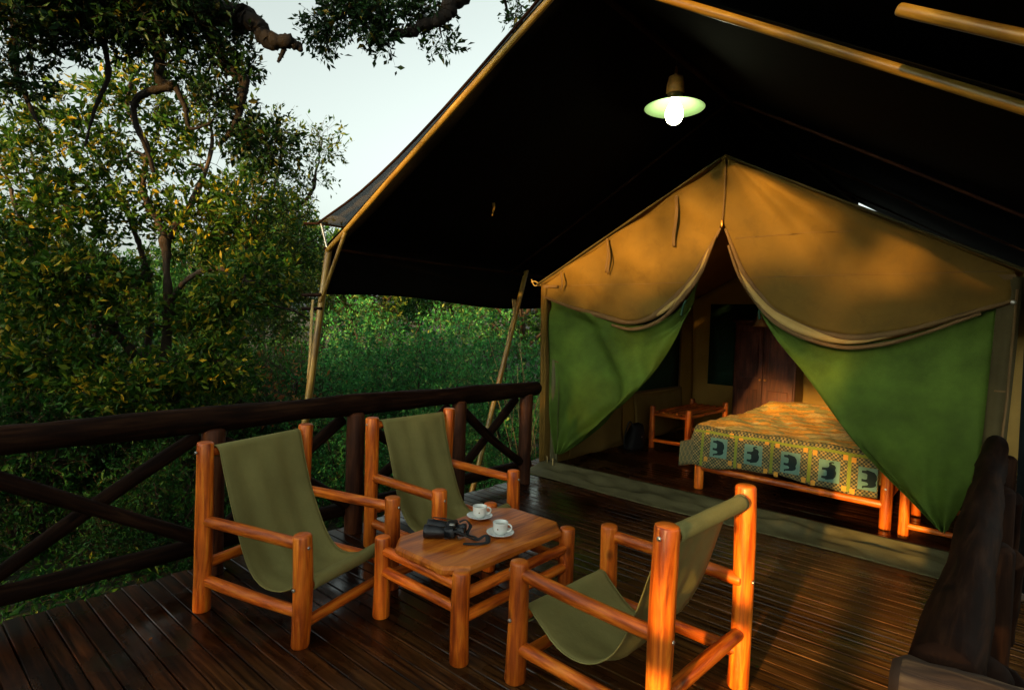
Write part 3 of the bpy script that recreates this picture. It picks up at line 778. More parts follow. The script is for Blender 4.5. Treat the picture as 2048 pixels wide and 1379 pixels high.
# ------------------------------------------------------------------ tent
TY = 5.15; TX0, TX1 = -4.06, 0.0; TC = -2.03; EZ, PZ = 2.035, 3.13; TB = 9.1
def tent():
    r = thing('safari_tent', 'tan canvas safari tent with green mesh door curtains drawn aside', 'tent', (TC, TY, 0))
    X0, X1 = TX0 - TC, TX1 - TC
    roofz = lambda x: PZ - (PZ - EZ) * abs(x) / (X1)
    # hem of the rolled-up door flaps (x, z) in tent coordinates
    hemL = [(X0 + 0.03, 1.915), (-1.62, 1.80), (-1.27, 1.725), (-0.90, 1.655), (-0.62, 1.735), (-0.40, 1.915), (-0.24, 2.10), (-0.12, 2.32), (-0.005, 2.54)]
    hemR = [(0.005, 2.54), (0.11, 2.30), (0.20, 2.12), (0.34, 1.93), (0.50, 1.78), (0.74, 1.655), (1.03, 1.585), (1.30, 1.62), (1.52, 1.69), (1.75, 1.78), (X1 - 0.05, 1.862)]
    cl, cr = spline([(a, 0, b) for a, b in hemL], 60), spline([(a, 0, b) for a, b in hemR], 60)
    def half(c, sgn, nm):
        def fn(u, v):
            p = c[int(round(u * 59))]; x, zb = p[0], p[2]
            zt = roofz(x) - 0.005
            if sgn < 0 and u > 0.98: pass
            z = zt + (zb - zt) * v
            if sgn < 0:
                w = 0.018 * math.sin(x * 9 + z * 14) * v * (1 - v) * 3 + 0.022 * math.sin((x * 0.7 + z) * 9 + 1)
            else:
                ang = math.atan2(z - 3.2, x + 0.05); rad = math.hypot(z - 3.2, x + 0.05)
                w = 0.050 * math.sin(ang * 26 + 0.6) * max(0.0, min(1, rad / 0.8)) * math.exp(-((ang + 0.62) / 0.36) ** 2) * (1 - 0.55 * min(1, rad / 2.1)) + 0.006 * math.sin(x * 13 + z * 9)
                w -= 0.02 * math.sin(v * 3.14) * math.sin(u * 3.14)
            y = -0.02 - 0.05 * v * math.sin(u * math.pi) + w
            if abs(x) < 0.12: y -= 0.012 * (1 - abs(x) / 0.12)
            return (x, y, z)
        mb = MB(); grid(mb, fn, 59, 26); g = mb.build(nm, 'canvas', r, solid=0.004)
        return g, fn
    gl, fl = half(cl, -1, 'gable_flap'); gr, fr = half(cr, 1, 'gable_flap')
    # stitched seams
    for fn, par, zs, u0, u1, c in ((fl, gl, 2.02, 0.02, 0.74, cl), (fr, gr, 2.055, 0.26, 0.99, cr), (fr, gr, 2.40, 0.10, 0.60, cr)):
        P = []
        for u in np.linspace(u0, u1, 40):
            p = c[int(round(u * 59))]; zt = roofz(p[0]) - 0.005; v = (zt - zs) / (zt - p[2])
            if 0.02 < v < 0.97: q = fn(u, v); P.append((q[0], q[1] - 0.004, q[2]))
        if len(P) > 3: e = MB(); tube(e, np.array(P), 0.0035, 5, False); e.build('seam', 'webbing', par)
    # rolled hems
    def roll(c, s, name, par, mat_, off, rad0, rad1, a, b, y):
        q = c[a:b]; k = len(q); t = np.linspace(0, 1, k)
        P = q + np.array(off); P[:, 1] += y + 0.012 * np.sin(t * 14 + s)
        mb = MB(); tube(mb, P, rad0 + (rad1 - rad0) * np.sin(t * math.pi), 10, True, 0.3, 0.10, s); return mb.build(name, mat_, par)
    roll(cl, 1, 'rolled_hem', gl, 'webbing', (0, 0, -0.012), 0.012, 0.030, 0, 59, -0.055)
    roll(cr, 2, 'rolled_hem', gr, 'webbing', (0, 0, -0.010), 0.012, 0.026, 1, 60, -0.055)
    def fold(c, name, par, a, b, y, h, m, drop):
        q = c[a:b]; k = len(q)
        def fn(u, v):
            p = q[int(round(u * (k - 1)))]; w = math.sin(u * math.pi) ** 0.7
            nx = -drop[0] * w * v * h; nz = -drop[1] * w * v * h
            return (p[0] + nx, y + 0.05 * math.sin(v * 2.6) * w * -1 + 0.01 * math.sin(u * 20), p[2] + nz)
        mb = MB(); grid(mb, fn, k - 1, 8); return mb.build(name, m, par, solid=0.004)
    fold(cl, 'flap_lining', gl, 26, 55, -0.045, 0.085, 'canvas_in', (-0.45, 0.75))
    fold(cr, 'flap_lining', gr, 6, 48, -0.045, 0.100, 'canvas_in', (0.35, 0.8))
    l2 = cl.copy(); l2[:, 2] -= 0.085 * np.sin(np.linspace(0, 1, 60) * math.pi) ** 0.6; l2[:, 0] += 0.03 * np.sin(np.linspace(0, 1, 60) * math.pi)
    roll(l2, 3, 'rolled_hem', gl, 'webbing', (0, 0, 0), 0.012, 0.022, 18, 57, -0.075)
    r2 = cr.copy(); r2[:, 2] -= 0.095 * np.sin(np.linspace(0, 1, 60) * math.pi) ** 0.6; r2[:, 0] -= 0.025 * np.sin(np.linspace(0, 1, 60) * math.pi)
    roll(r2, 4, 'rolled_hem', gr, 'webbing', (0, 0, 0), 0.010, 0.018, 4, 56, -0.075)
    # zip slider and centre seam
    e = MB(); tube(e, [(0, -0.05, 3.06), (0.004, -0.055, 2.8), (0, -0.06, 2.55)], 0.007, 8); e.build('door_seam', 'webbing', r)
    e = MB(); tube(e, [(0.0, -0.075, 2.56), (0.002, -0.08, 2.535), (0.004, -0.078, 2.505)], [0.007, 0.010, 0.006], 8); e.build('zip_slider', 'brass', r)
    # green mesh curtains: Coons patches
    def coons(T, Bm, L, Rr, nu, nv, disp):
        def fn(u, v):
            p = (1 - v) * T(u) + v * Bm(u) + (1 - u) * L(v) + u * Rr(v) - ((1 - u) * (1 - v) * T(0) + u * (1 - v) * T(1) + (1 - u) * v * Bm(0) + u * v * Bm(1))
            return p + np.array(disp(u, v, p))
        return fn
    a3 = lambda pts: curve_at([(p[0], p[2] if len(p) > 2 else 0.0, p[1]) for p in pts])
    TL = a3([(X0 + 0.06, 1.90), (-1.62, 1.77), (-1.20, 1.70), (-0.85, 1.62), (-0.58, 1.67), (-0.36, 1.84), (-0.21, 2.10)])
    RL = a3([(-0.21, 2.10), (-0.33, 1.80), (-0.47, 1.45), (-0.66, 1.12), (-1.00, 0.74), (-1.34, 0.44), (-1.66, 0.20)])
    LL = a3([(X0 + 0.06, 1.90), (X0 + 0.07, 1.45), (X0 + 0.10, 1.0), (X0 + 0.15, 0.6), (X0 + 0.25, 0.16)])
    BL = a3([(X0 + 0.25, 0.16), (-1.72, 0.165), (-1.66, 0.20)])
    def dl(u, v, p):
        # pull folds fan out from the upper left corner and from the tie on the inner edge
        s = 0.045 * math.sin(11 * (u - 0.55 * v) + 1.0) * math.sin(v * math.pi) ** 0.6 * (0.35 + u * 0.5)
        s += 0.020 * math.sin(26 * u * (0.3 + v) + 2) * v * (1 - u)
        s += 0.06 * math.exp(-((u * 0.8 - v * 0.75 - 0.20) / 0.055) ** 2) + 0.055 * math.exp(-((u - v * 1.0 - 0.30) / 0.05) ** 2) * u
        s -= 0.030 * math.exp(-((v - 0.05 - 0.1 * u) / 0.05) ** 2)
        return (0, 0.02 - 1.9 * s, 0)
    mb = MB(); grid(mb, coons(TL, BL, LL, RL, 60, 60, dl), 60, 60); cu = mb.build('curtain', 'net_green', r, solid=0.003)
    TR = a3([(0.155, 2.22), (0.30, 1.93), (0.47, 1.74), (0.70, 1.61), (1.00, 1.535), (1.30, 1.575), (1.60, 1.69), (X1 - 0.12, 1.82)])
    LR = a3([(0.155, 2.22), (0.30, 1.84), (0.56, 1.50), (0.85, 1.12), (1.12, 0.80), (1.40, 0.50), (1.66, 0.22)])
    RRr = a3([(X1 - 0.12, 1.82), (X1 - 0.135, 1.3), (X1 - 0.17, 0.8), (1.79, 0.45), (1.70, 0.20)])
    BR = a3([(1.66, 0.22), (1.68, 0.205), (1.70, 0.20)])
    def dr(u, v, p):
        s = 0.026 * math.sin(8 * u + 9 * v + 0.5) * math.sin(v * math.pi) * 0.7
        s += 0.022 * math.sin(21 * u + 3 * v) * v ** 1.3
        s -= 0.028 * math.exp(-((v - 0.06) / 0.05) ** 2)
        s += 0.03 * math.exp(-((u - 0.86 + 0.25 * v) / 0.06) ** 2) * math.sin(v * 3.1)
        s += 0.022 * math.exp(-((v - 0.20 + 0.16 * u) / 0.04) ** 2) * u
        return (0, 0.02 - 1.7 * s, 0)
    mb = MB(); grid(mb, coons(TR, BR, LR, RRr, 60, 60, dr), 60, 60); mb.build('curtain', 'net_green', r, solid=0.003)
    for P in ([(-0.31, -0.06, 1.86), (-0.33, -0.07, 1.80), (-0.345, -0.06, 1.72)], [(0.37, -0.06, 1.80), (0.355, -0.07, 1.76), (0.36, -0.06, 1.70)]):
        e = MB(); tube(e, spline(P, 8), 0.010, 8); e.build('curtain_tie', 'net_dark', r)
    # dark threaded tear in left curtain
    e = MB(); grid(e, lambda u, v: (-1.80 + u * 0.055, -0.055, 1.20 - v * 0.014 - u * 0.012), 3, 2); e.build('patch', 'webbing', r, solid=0.003)
    # front edge strips beside the curtains, roof, walls
    def sheet(nm, fn, nu, nv, m, par=r, th=0.004):
        mb = MB(); grid(mb, fn, nu, nv); return mb.build(nm, m, par, solid=th)
    sheet('corner_strip', lambda u, v: (X0 - 0.01 + u * 0.085 + 0.06 * v * v, -0.035 + 0.02 * math.sin(u * 7 + v * 3), EZ - v * (EZ - 0.02)), 6, 20, 'canvas')
    sheet('corner_strip', lambda u, v: (X0 + 0.07 + u * 0.14 + 0.05 * v, 0.05 + 0.03 * math.sin(u * 9 + v * 2), 1.2 - v * 1.17), 8, 16, 'olive')
    sheet('corner_strip', lambda u, v: (X1 - 0.125 + u * 0.125 - 0.06 * v, -0.04 + 0.012 * math.sin(u * 7 + v * 3), EZ - 0.02 - v * (EZ - 0.05)), 6, 20, 'olive_dark')
    e = MB(); tube(e, [(X1 - 0.03, -0.07, 1.93), (X1 - 0.045, -0.07, 1.2), (X1 - 0.10, -0.07, 0.1)], 0.008, 8); e.build('edge_webbing', 'webbing', r)
    for z in (0.9, 0.55, 1.25):
        e = MB(); box(e, (X1 - 0.085, -0.062, z), (0.06, 0.004, 0.012)); e.build('tie_loop', 'webbing', r, smooth=False)
    e = MB(); tube(e, [(X1 - 0.045, -0.09, 1.845), (X1 - 0.045, -0.075, 1.845)], 0.016, 12); e.build('eyelet', 'steel', r)
    e = MB(); box(e, (X1 - 0.15, -0.045, 2.015), (0.22, 0.006, 0.035)); e.build('reinforcing_strip', 'webbing', r, smooth=False)
    e = MB(); box(e, (X0 + 0.13, -0.055, 2.012), (0.20, 0.006, 0.030)); e.build('reinforcing_strip', 'webbing', r, smooth=False)
    L = TB - TY
    for s in (-1, 1):
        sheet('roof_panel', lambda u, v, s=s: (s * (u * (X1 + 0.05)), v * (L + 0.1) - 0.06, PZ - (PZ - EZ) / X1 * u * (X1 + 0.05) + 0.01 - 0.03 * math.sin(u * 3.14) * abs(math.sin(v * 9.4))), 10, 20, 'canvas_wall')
        # roof edge band that shows above the gable
        e = MB(); P = [(s * t * (X1 + 0.04), -0.075, roofz(t * X1) + 0.0) for t in np.linspace(0.02, 1, 24)]
        tube(e, P, 0.010, 8, True, 0.3, 0.2, 5 + s); e.build('roof_edge', 'olive_dark', r)
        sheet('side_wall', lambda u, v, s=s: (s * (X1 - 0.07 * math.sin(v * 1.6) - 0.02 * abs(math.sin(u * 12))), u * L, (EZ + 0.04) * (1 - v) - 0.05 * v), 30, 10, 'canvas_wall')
        e = MB(); tube(e, [(s * 0.03, 0.12, PZ - 0.06), (s * 1.0, 0.12, roofz(1.0) - 0.05), (s * (X1 - 0.03), 0.12, EZ - 0.03)], 0.024, 10); e.build('frame_pole', 'rail', r)
    log('frame_ridge', (0, 0.02, PZ - 0.035), (0, L, PZ - 0.035), 0.024, 'rail', r, 10, 0.02, 510)
    sheet('back_wall', lambda u, v: (X0 - 0.06 + u * (X1 - X0 + 0.12), L - 0.03, (EZ + (PZ - EZ) * (1 - abs(2 * u - 1)) + 0.08) * (1 - v)), 20, 10, 'canvas_wall')
    # left wall windows with mesh and roll-down flaps
    for (y0, y1) in ((0.40, 1.55), (1.95, 3.35)):
        xw = X0 + 0.055
        w = sheet('window', lambda u, v, y0=y0, y1=y1: (xw + 0.04, y0 + u * (y1 - y0), 2.02 - v * 1.34), 4, 4, 'net_dark')
        sheet('flap', lambda u, v, y0=y0, y1=y1: (xw + 0.075 + 0.055 * v + 0.025 * math.sin(u * 9 + v * 3) * v, y0 - 0.05 + u * (y1 - y0 + 0.1), 0.69 - v * 0.62 - 0.03 * math.sin(u * 3.14)), 20, 10, 'canvas_wall', w)
        for yy in (y0, y1):
            e = MB(); box(e, (xw + 0.048, yy, 1.35), (0.012, 0.035, 1.35)); e.build('window_binding', 'webbing', w, smooth=False)
        e = MB(); box(e, (xw + 0.062, (y0 + y1) / 2, 0.695), (0.012, y1 - y0 + 0.03, 0.03)); e.build('window_binding', 'webbing', w, smooth=False)
    w = sheet('window', lambda u, v: (-1.70 + u * 0.75, L - 0.05, 2.0 - v * 1.27), 4, 4, 'net_dark')
    # ties on the gable
    for (x, zt, zb, wd) in ((-1.72, 2.165, 1.97, 0.020), (-1.16, 2.485, 2.14, 0.022), (-1.135, 2.40, 2.12, 0.014), (-0.44, 2.83, 2.36, 0.022), (-0.425, 2.83, 2.36, 0.012)):
        sheet('tie_strap', lambda u, v, x=x, zt=zt, zb=zb, wd=wd: (x + (u - 0.5) * wd + 0.012 * math.sin(v * 6 + x), -0.085 - 0.01 * math.sin(v * 4), zt + (zb - zt) * v), 2, 10, 'webbing', r, 0.003)
    # threshold (mud wall) lying on the deck in front
    def thr(u, v):
        x = X0 + 0.13 + u * (X1 - X0 - 0.16) - 0.05 * v * (1 - u)
        if v < 0.35: z = 0.075 - 0.03 * (v / 0.35); y = -v * 0.35
        else: z = 0.045 - 0.038 * ((v - 0.35) / 0.65) ; y = -0.12 - (v - 0.35) / 0.65 * 0.31
        wv = 0.014 * math.sin(u * 26 + v * 7) * math.sin(v * 3.14) + 0.010 * math.sin(u * 57 - v * 12) * v * (1 - v) * 3 + 0.016 * math.exp(-((v - 0.62 - 0.12 * math.sin(u * 7)) / 0.07) ** 2)
        return (x, y + 0.02 * math.sin(u * 9 + 1) * v, max(z + wv, 0.006))
    sheet('threshold_flap', thr, 130, 18, 'olive', r, 0.005)
    for k, (x, y) in enumerate(((-1.845, -0.06), (-1.745, -0.09))):
        e = MB(); tube(e, [(x, y, 0.06), (x + 0.006, y - 0.01, 0.10), (x, y - 0.005, 0.13)], [0.010, 0.006, 0.012], 8); e.build('toggle', 'rope', r)
    for k in range(2):
        e = MB(); tube(e, spline([(X0 + 0.0, -0.05, 2.03 + 0.02 * k), (X0 - 0.06, -0.09, 2.07 - 0.05 * k), (X0 - 0.10, -0.10, 2.06 + 0.03 * k)], 8), 0.006, 6); e.build('guy_rope', 'rope', r)
    return r
tent()

# blue-grey tarp hanging at the right edge of the tent
e = MB(); grid(e, lambda u, v: (0.02 + u * 0.30 + 0.02 * math.sin(u * 14 + v), 4.96 - 0.5 * u + 0.03 * math.sin(u * 9), 1.72 - v * 1.70), 14, 20)
tag(e.build('tarpaulin', 'grey_tarp', solid=0.004), 'blue-grey tarpaulin hanging at the right edge of the tent', 'tarpaulin')

# ------------------------------------------------------------------ inside the tent
def bed():
    X0, X1, Y0, Y1 = -2.40, -0.76, 5.62, 8.25
    r = thing('bed', 'log-framed double bed inside the tent', 'bed', (X0, Y0, 0))
    W, L = X1 - X0, Y1 - Y0
    log('leg', (0.04, 0, 0), (0.04, 0, 0.40), 0.045, 'pine', r, 14, 0.03, 600); log('leg', (W, 0, 0), (W, 0, 0.645), 0.045, 'pine', r, 14, 0.03, 601)
    log('leg', (0.04, L, 0), (0.04, L, 0.5), 0.045, 'pine', r, 14, 0.03, 602); log('leg', (W, L, 0), (W, L, 0.645), 0.045, 'pine', r, 14, 0.03, 603)
    log('foot_rail', (0.04, 0, 0.215), (W, 0, 0.20), 0.033, 'pine', r, 12, 0.03, 604)
    log('side_rail', (0.04, 0, 0.27), (0.04, L, 0.27), 0.033, 'pine', r, 12, 0.03, 605); log('side_rail', (W, 0, 0.27), (W, L, 0.27), 0.033, 'pine', r, 12, 0.03, 606)
    mb = MB(); box(mb, (W / 2, L / 2 + 0.02, 0.45), (W - 0.10, L - 0.08, 0.30), 0.05); mb.build('mattress', 'canvas_in', r)
    screw(r, (W - 0.005, -0.046, 0.60), (0, -1, 0)); screw(r, (W - 0.005, -0.046, 0.34), (0, -1, 0))
    s = thing('bedspread', 'printed bedspread with elephant squares draped over the bed', 'bedspread', (X0, Y0, 0))
    TOPZ = 0.635
    def top(x, y):
        z = TOPZ + 0.010 * math.sin(x * 5 + 1) * math.sin(y * 3) + 0.006 * math.sin(x * 17 + y * 9) + 0.004 * math.sin(y * 23 - x * 6)
        z += 0.085 * math.exp(-((y - 2.15) / 0.45) ** 2) * math.exp(-((x - 0.62) / 0.75) ** 2)
        return z - 0.10 * max(0.0, (y - 2.45)) * 2
    fy = lambda x, z: -0.055 - 0.020 * (TOPZ - z) / 0.3 - 0.009 * math.sin(x * 7 + 0.5) * (TOPZ - z) / 0.3
    drop = lambda x: 0.385 - 0.04 * math.exp(-((x - 0.75) / 0.5) ** 2) + 0.02 * math.exp(-((x - 0.15) / 0.12) ** 2)
    edge = lambda x: 0.635 - 0.012 * math.exp(-((x - 0.1) / 0.2) ** 2)
    NT, NR, ND = 44, 5, 8
    def col(x):
        P = []
        for j in range(NT + 1):
            y = 2.60 * (1 - j / NT) + 0.0; P.append((x, y, top(x, y), y))
        for j in range(1, NR + 1):
            a = j / NR * math.pi / 2; P.append((x, -0.055 * math.sin(a), top(x, 0) - 0.055 * (1 - math.cos(a)), -0.01 * j))
        z0 = top(x, 0) - 0.055
        for j in range(1, ND + 1):
            z = z0 - j / ND * (drop(x) - 0.055); P.append((x, fy(x, z), z, -0.05 - (z0 - z)))
        return P
    xs = np.linspace(0.0, W - 0.055, 60)
    cols = [col(x) for x in xs]
    # left side drape continues from the first column outwards and down
    left = []
    for k in range(1, 8):
        t = k / 7; base = cols[0]; c = []
        for (x, y, z, vv) in base:
            dz = 0.33 * t * (0.95 + 0.25 * math.sin(y * 5)) ; zz = min(z, TOPZ + 0.02) - dz if z > 0.5 else z - 0.04 * t
            c.append((x - 0.03 * math.sin(t * 1.5) - 0.05 * t - (0.05 * t if z < 0.5 else 0), y - (0.03 * t if z < 0.5 else 0), max(zz, 0.20), vv if z > 0.5 else vv))
        left.append(c)
    allc = left[::-1] + cols; xx = list(-0.33 * np.arange(7, 0, -1) / 7) + list(xs)
    V = []; F = []; U = []; n = len(cols[0])
    for c in allc: V += [(p[0], p[1], p[2]) for p in c]
    for i in range(len(allc) - 1):
        for j in range(n - 1):
            F.append([i * n + j, i * n + j + 1, (i + 1) * n + j + 1, (i + 1) * n + j])
            U.append([(xx[i], allc[i][j][3]), (xx[i], allc[i][j + 1][3]), (xx[i + 1], allc[i + 1][j + 1][3]), (xx[i + 1], allc[i + 1][j][3])])
    mb = MB(); mb.add(V, F, U); cl = mb.build('cover', 'bedspread', s, solid=0.006)
    # printed blocks on the hanging edge
    def decal(nm, m, poly, off):
        b = MB(); V = [(x, fy(x, z) - off, z) for x, z in poly]; b.add(V, [list(range(len(V)))]); return b.build(nm, m, cl, smooth=False)
    def patch(nm, m, x0, x1, z0, z1, off, nu=6, nv=2):
        b = MB(); grid(b, lambda u, v: (x0 + u * (x1 - x0), fy(x0 + u * (x1 - x0), z1 + v * (z0 - z1)) - off, z1 + v * (z0 - z1)), nu, nv); return b.build(nm, m, cl, smooth=False)
    down = [(.08, 0), (.20, 0), (.21, .20), (.27, .28), (.50, .27), (.54, .18), (.53, 0), (.66, 0), (.68, .26), (.74, .34), (.82, .32), (.86, .20), (.90, .06), (.98, .03), (1.03, .10), (.97, .13), (.95, .3), (.93, .5), (.86, .66), (.76, .74), (.62, .70), (.45, .77), (.25, .74), (.10, .62), (.05, .40), (.01, .22), (.06, .22)]
    up = [(.08, 0), (.20, 0), (.21, .20), (.27, .28), (.50, .27), (.54, .18), (.53, 0), (.66, 0), (.68, .26), (.74, .36), (.84, .38), (.93, .34), (1.0, .40), (1.04, .52), (1.02, .62), (.96, .63), (.97, .54), (.94, .47), (.90, .52), (.86, .66), (.76, .74), (.62, .70), (.45, .77), (.25, .74), (.10, .62), (.05, .40), (.01, .22), (.06, .22)]
    cx = [0.255, 0.580, 0.909, 1.222, 1.521]
    for k, x in enumerate(cx):
        if x > W - 0.06: continue
        zc = 0.452 - 0.012 * k
        hw = 0.082; x1 = min(x + hw, W - 0.062)
        patch('teal_square', 'teal', x - hw, x1, zc - 0.094, zc + 0.094, 0.0055)
        e = down if k % 2 == 0 else up
        pts = []
        for (a, b) in e:
            la = (a - 0.5) * 0.155; lb = (b - 0.38) * 0.145
            # animal printed sideways: feet towards the left, head down or up
            zz = zc - la if k % 2 == 0 else zc + la
            pts.append((x + lb, zz))
        if k % 2 == 0: pts = pts[::-1]
        decal('elephant_print', 'elephant', pts, 0.0085)
        for sx in (-1, 1):
            for dz in (0.138, -0.125):
                q = x + sx * 0.118
                if q > W - 0.09: continue
                patch('orange_square', 'orange', q - 0.018, q + 0.018, zc + dz - 0.022, zc + dz + 0.022, 0.0055, 2, 1)
    for x in (0.092, 0.418, 0.745, 1.066, 1.372):
        patch('olive_stripe', 'moss', x - 0.013, x + 0.013, 0.565 - drop(x) + 0.085, 0.572, 0.005, 2, 3)
    b = MB(); grid(b, lambda u, v: (0.01 + u * (W - 0.08), fy(0.01 + u * (W - 0.08), 0.575 + v * 0.022) - 0.006 + 0.012 * v * 0, 0.600 - v * 0.024 + 0.004 * math.sin(u * 19)), 40, 2); b.build('olive_stripe', 'moss', cl, smooth=False)
bed()

def rack(label, loc, W, L, H, nsl, seed, low=True):
    r = thing('luggage_rack', label, 'rack', loc)
    for sx in (0, 1):
        for sy in (0, 1): log('leg', (sx * W, sy * L, 0), (sx * W, sy * L, H), 0.038, 'pine', r, 12, 0.03, seed + sx * 2 + sy)
    for y in (0, L):
        log('cross_rail', (0, y, H - 0.10), (W, y, H - 0.10), 0.026, 'pine', r, 10, 0.03, seed + 10)
        log('low_rail', (0, y, 0.10), (W, y, 0.10), 0.024, 'pine', r, 10, 0.03, seed + 11)
    for x in (0, W): log('side_rail', (x, 0, H - 0.10), (x, L, H - 0.10), 0.022, 'pine', r, 10, 0.03, seed + 12)
    for k in range(nsl):
        x = W * (k + 0.7) / (nsl + 0.4); log('slat', (x, 0.0, H - 0.068), (x, L, H - 0.068), 0.018, 'pine', r, 8, 0.03, seed + 20 + k)
rack('slatted log luggage rack standing against the left tent wall', (-3.64, 7.06, 0), 0.50, 1.24, 0.55, 5, 700)
rack('low log bench at the right of the bed, behind the green curtain', (-0.62, 5.50, 0), 0.40, 0.75, 0.56, 3, 760)

def wardrobe():
    r = thing('wardrobe', 'dark red-brown two-door wardrobe at the back of the tent', 'wardrobe', (-2.74, 8.62, 0))
    b = MB(); box(b, (0, 0.2, 0.87), (0.86, 0.38, 1.70), 0.006); b.build('carcass', 'wardrobe', r, smooth=False)
    b = MB(); box(b, (0, 0.18, 1.735), (0.92, 0.44, 0.035), 0.008); b.build('cornice', 'wardrobe', r, smooth=False)
    for s in (-1, 1):
        b = MB(); box(b, (s * 0.208, -0.004, 0.88), (0.40, 0.022, 1.60), 0.004); d = b.build('door', 'wardrobe', r, smooth=False)
        b = MB(); box(b, (s * 0.208, -0.018, 1.25), (0.27, 0.010, 0.66), 0.004); b.build('panel', 'wardrobe', d, smooth=False)
        b = MB(); box(b, (s * 0.208, -0.018, 0.46), (0.27, 0.010, 0.58), 0.004); b.build('panel', 'wardrobe', d, smooth=False)
        b = MB(); lathe(b, [(0.0, 0.0), (0.012, 0.0), (0.014, 0.02), (0.0, 0.026)], (0, 0, 0), 12); h = b.build('knob', 'brass', d); h.location = (s * 0.035, -0.016, 0.9); h.rotation_euler = (math.pi / 2, 0, 0)
wardrobe()
b = MB(); lathe(b, [(0.035, 0.20), (0.045, 0.19), (0.07, 0.10), (0.105, 0.0), (0.10, -0.004), (0.065, 0.10), (0.04, 0.18)], (0, 0, 0), 24)
t = thing('hanging_lamp', 'small woven lampshade hanging in front of the wardrobe', 'lamp', (-2.58, 7.9, 1.66))
b.build('lamp_shade', 'basket', t)
b = MB(); tube(b, [(0, 0, 0.19), (0, 0, 1.40)], 0.003, 6); b.build('cord', 'strap', t)
def bag():
    r = thing('bag', 'black bag slumped on the tent floor beside the luggage rack', 'bag', (-3.80, 6.86, 0))
    def fn(u, v):
        a = u * 2 * math.pi; hgt = 0.34 * v; k = (1 - v ** 2.2) ** 0.5 if v < 1 else 0
        rx = 0.12 * (0.25 + 0.75 * k) * (1 + 0.10 * math.sin(3 * a + 1)); ry = 0.17 * (0.2 + 0.8 * k) * (1 + 0.08 * math.sin(2 * a + v * 4))
        if v > 0.99: rx = ry = 0.004
        return (rx * math.cos(a) + 0.05 * v, ry * math.sin(a), hgt)
    mb = MB(); grid(mb, fn, 24, 12); mb.build('body', 'bag', r)
    e = MB(); tube(e, spline([(0.06, -0.08, 0.26), (0.02, -0.16, 0.36), (-0.02, -0.20, 0.14), (0.02, -0.24, 0.04), (0.12, -0.22, 0.02)], 20), 0.010, 8); e.build('strap', 'strap', r)
    e = MB(); box(e, (0.13, -0.02, 0.16), (0.02, 0.03, 0.02), 0.004); e.build('buckle', 'steel', r, smooth=False)
bag()

# fallen leaves on the deck
for k, (x, y) in enumerate(((-0.93, 2.84), (-0.90, 2.87), (-0.86, 2.83), (-0.98, 3.06), (-1.06, 3.12), (-0.72, 3.40), (-3.1, 0.95), (-2.3, 3.3))):
    b = MB(); a = random.uniform(0, 6.28); L = random.uniform(0.018, 0.03)
    def fn(u, v, a=a, L=L):
        w = math.sin(v * math.pi) * 0.35 * L; q = ((u - 0.5) * 2 * w, (v - 0.5) * L)
        return (q[0] * math.cos(a) - q[1] * math.sin(a), q[0] * math.sin(a) + q[1] * math.cos(a), 0.004 + abs(u - 0.5) * 0.006 + 0.004 * v)
    grid(b, fn, 2, 5); o = b.build('fallen_leaf', 'leaf_pale' if k < 6 else 'leaf_rust'); o.location = (x, y, 0)
    tag(o, 'small fallen green leaf on the sunlit deck boards' if k < 6 else 'small dry brown leaf lying on the dark deck', 'leaf', 'fallen leaves on the deck')

# ------------------------------------------------------------------ trees and shrubs
def leaf_mesh(name, P, D, size, m, parent, rg, width=0.42):
    "P base points, D growth directions, one folded leaf (two triangles) each"
    n = len(P)
    L = (size * rg.uniform(0.45, 1.55, n))[:, None]
    D = D / (np.linalg.norm(D, axis=1)[:, None] + 1e-9)
    R_ = rg.normal(0, 1, (n, 3)); R_[:, 2] += 0.35
    S = np.cross(D, R_); S /= np.linalg.norm(S, axis=1)[:, None] + 1e-9
    N = np.cross(S, D)
    W = L * width * rg.uniform(0.75, 1.25, (n, 1))
    V = np.empty((n, 4, 3))
    V[:, 0] = P; V[:, 1] = P + D * L * 0.48 + S * W * 0.5 + N * W * 0.16
    V[:, 2] = P + D * L - N * L * 0.10; V[:, 3] = P + D * L * 0.48 - S * W * 0.5 + N * W * 0.16
    me = bpy.data.meshes.new(name)
    me.vertices.add(n * 4); me.vertices.foreach_set('co', V.reshape(-1))
    idx = (np.arange(n)[:, None] * 4 + np.array([0, 1, 2, 0, 2, 3])[None]).reshape(-1).astype(np.int32)
    me.loops.add(n * 6); me.loops.foreach_set('vertex_index', idx)
    me.polygons.add(n * 2); me.polygons.foreach_set('loop_start', np.arange(0, n * 6, 3, dtype=np.int32))
    me.update(calc_edges=True); me.materials.append(M[m])
    o = bpy.data.objects.new(name, me); COL.objects.link(o); o.parent = parent
    return o

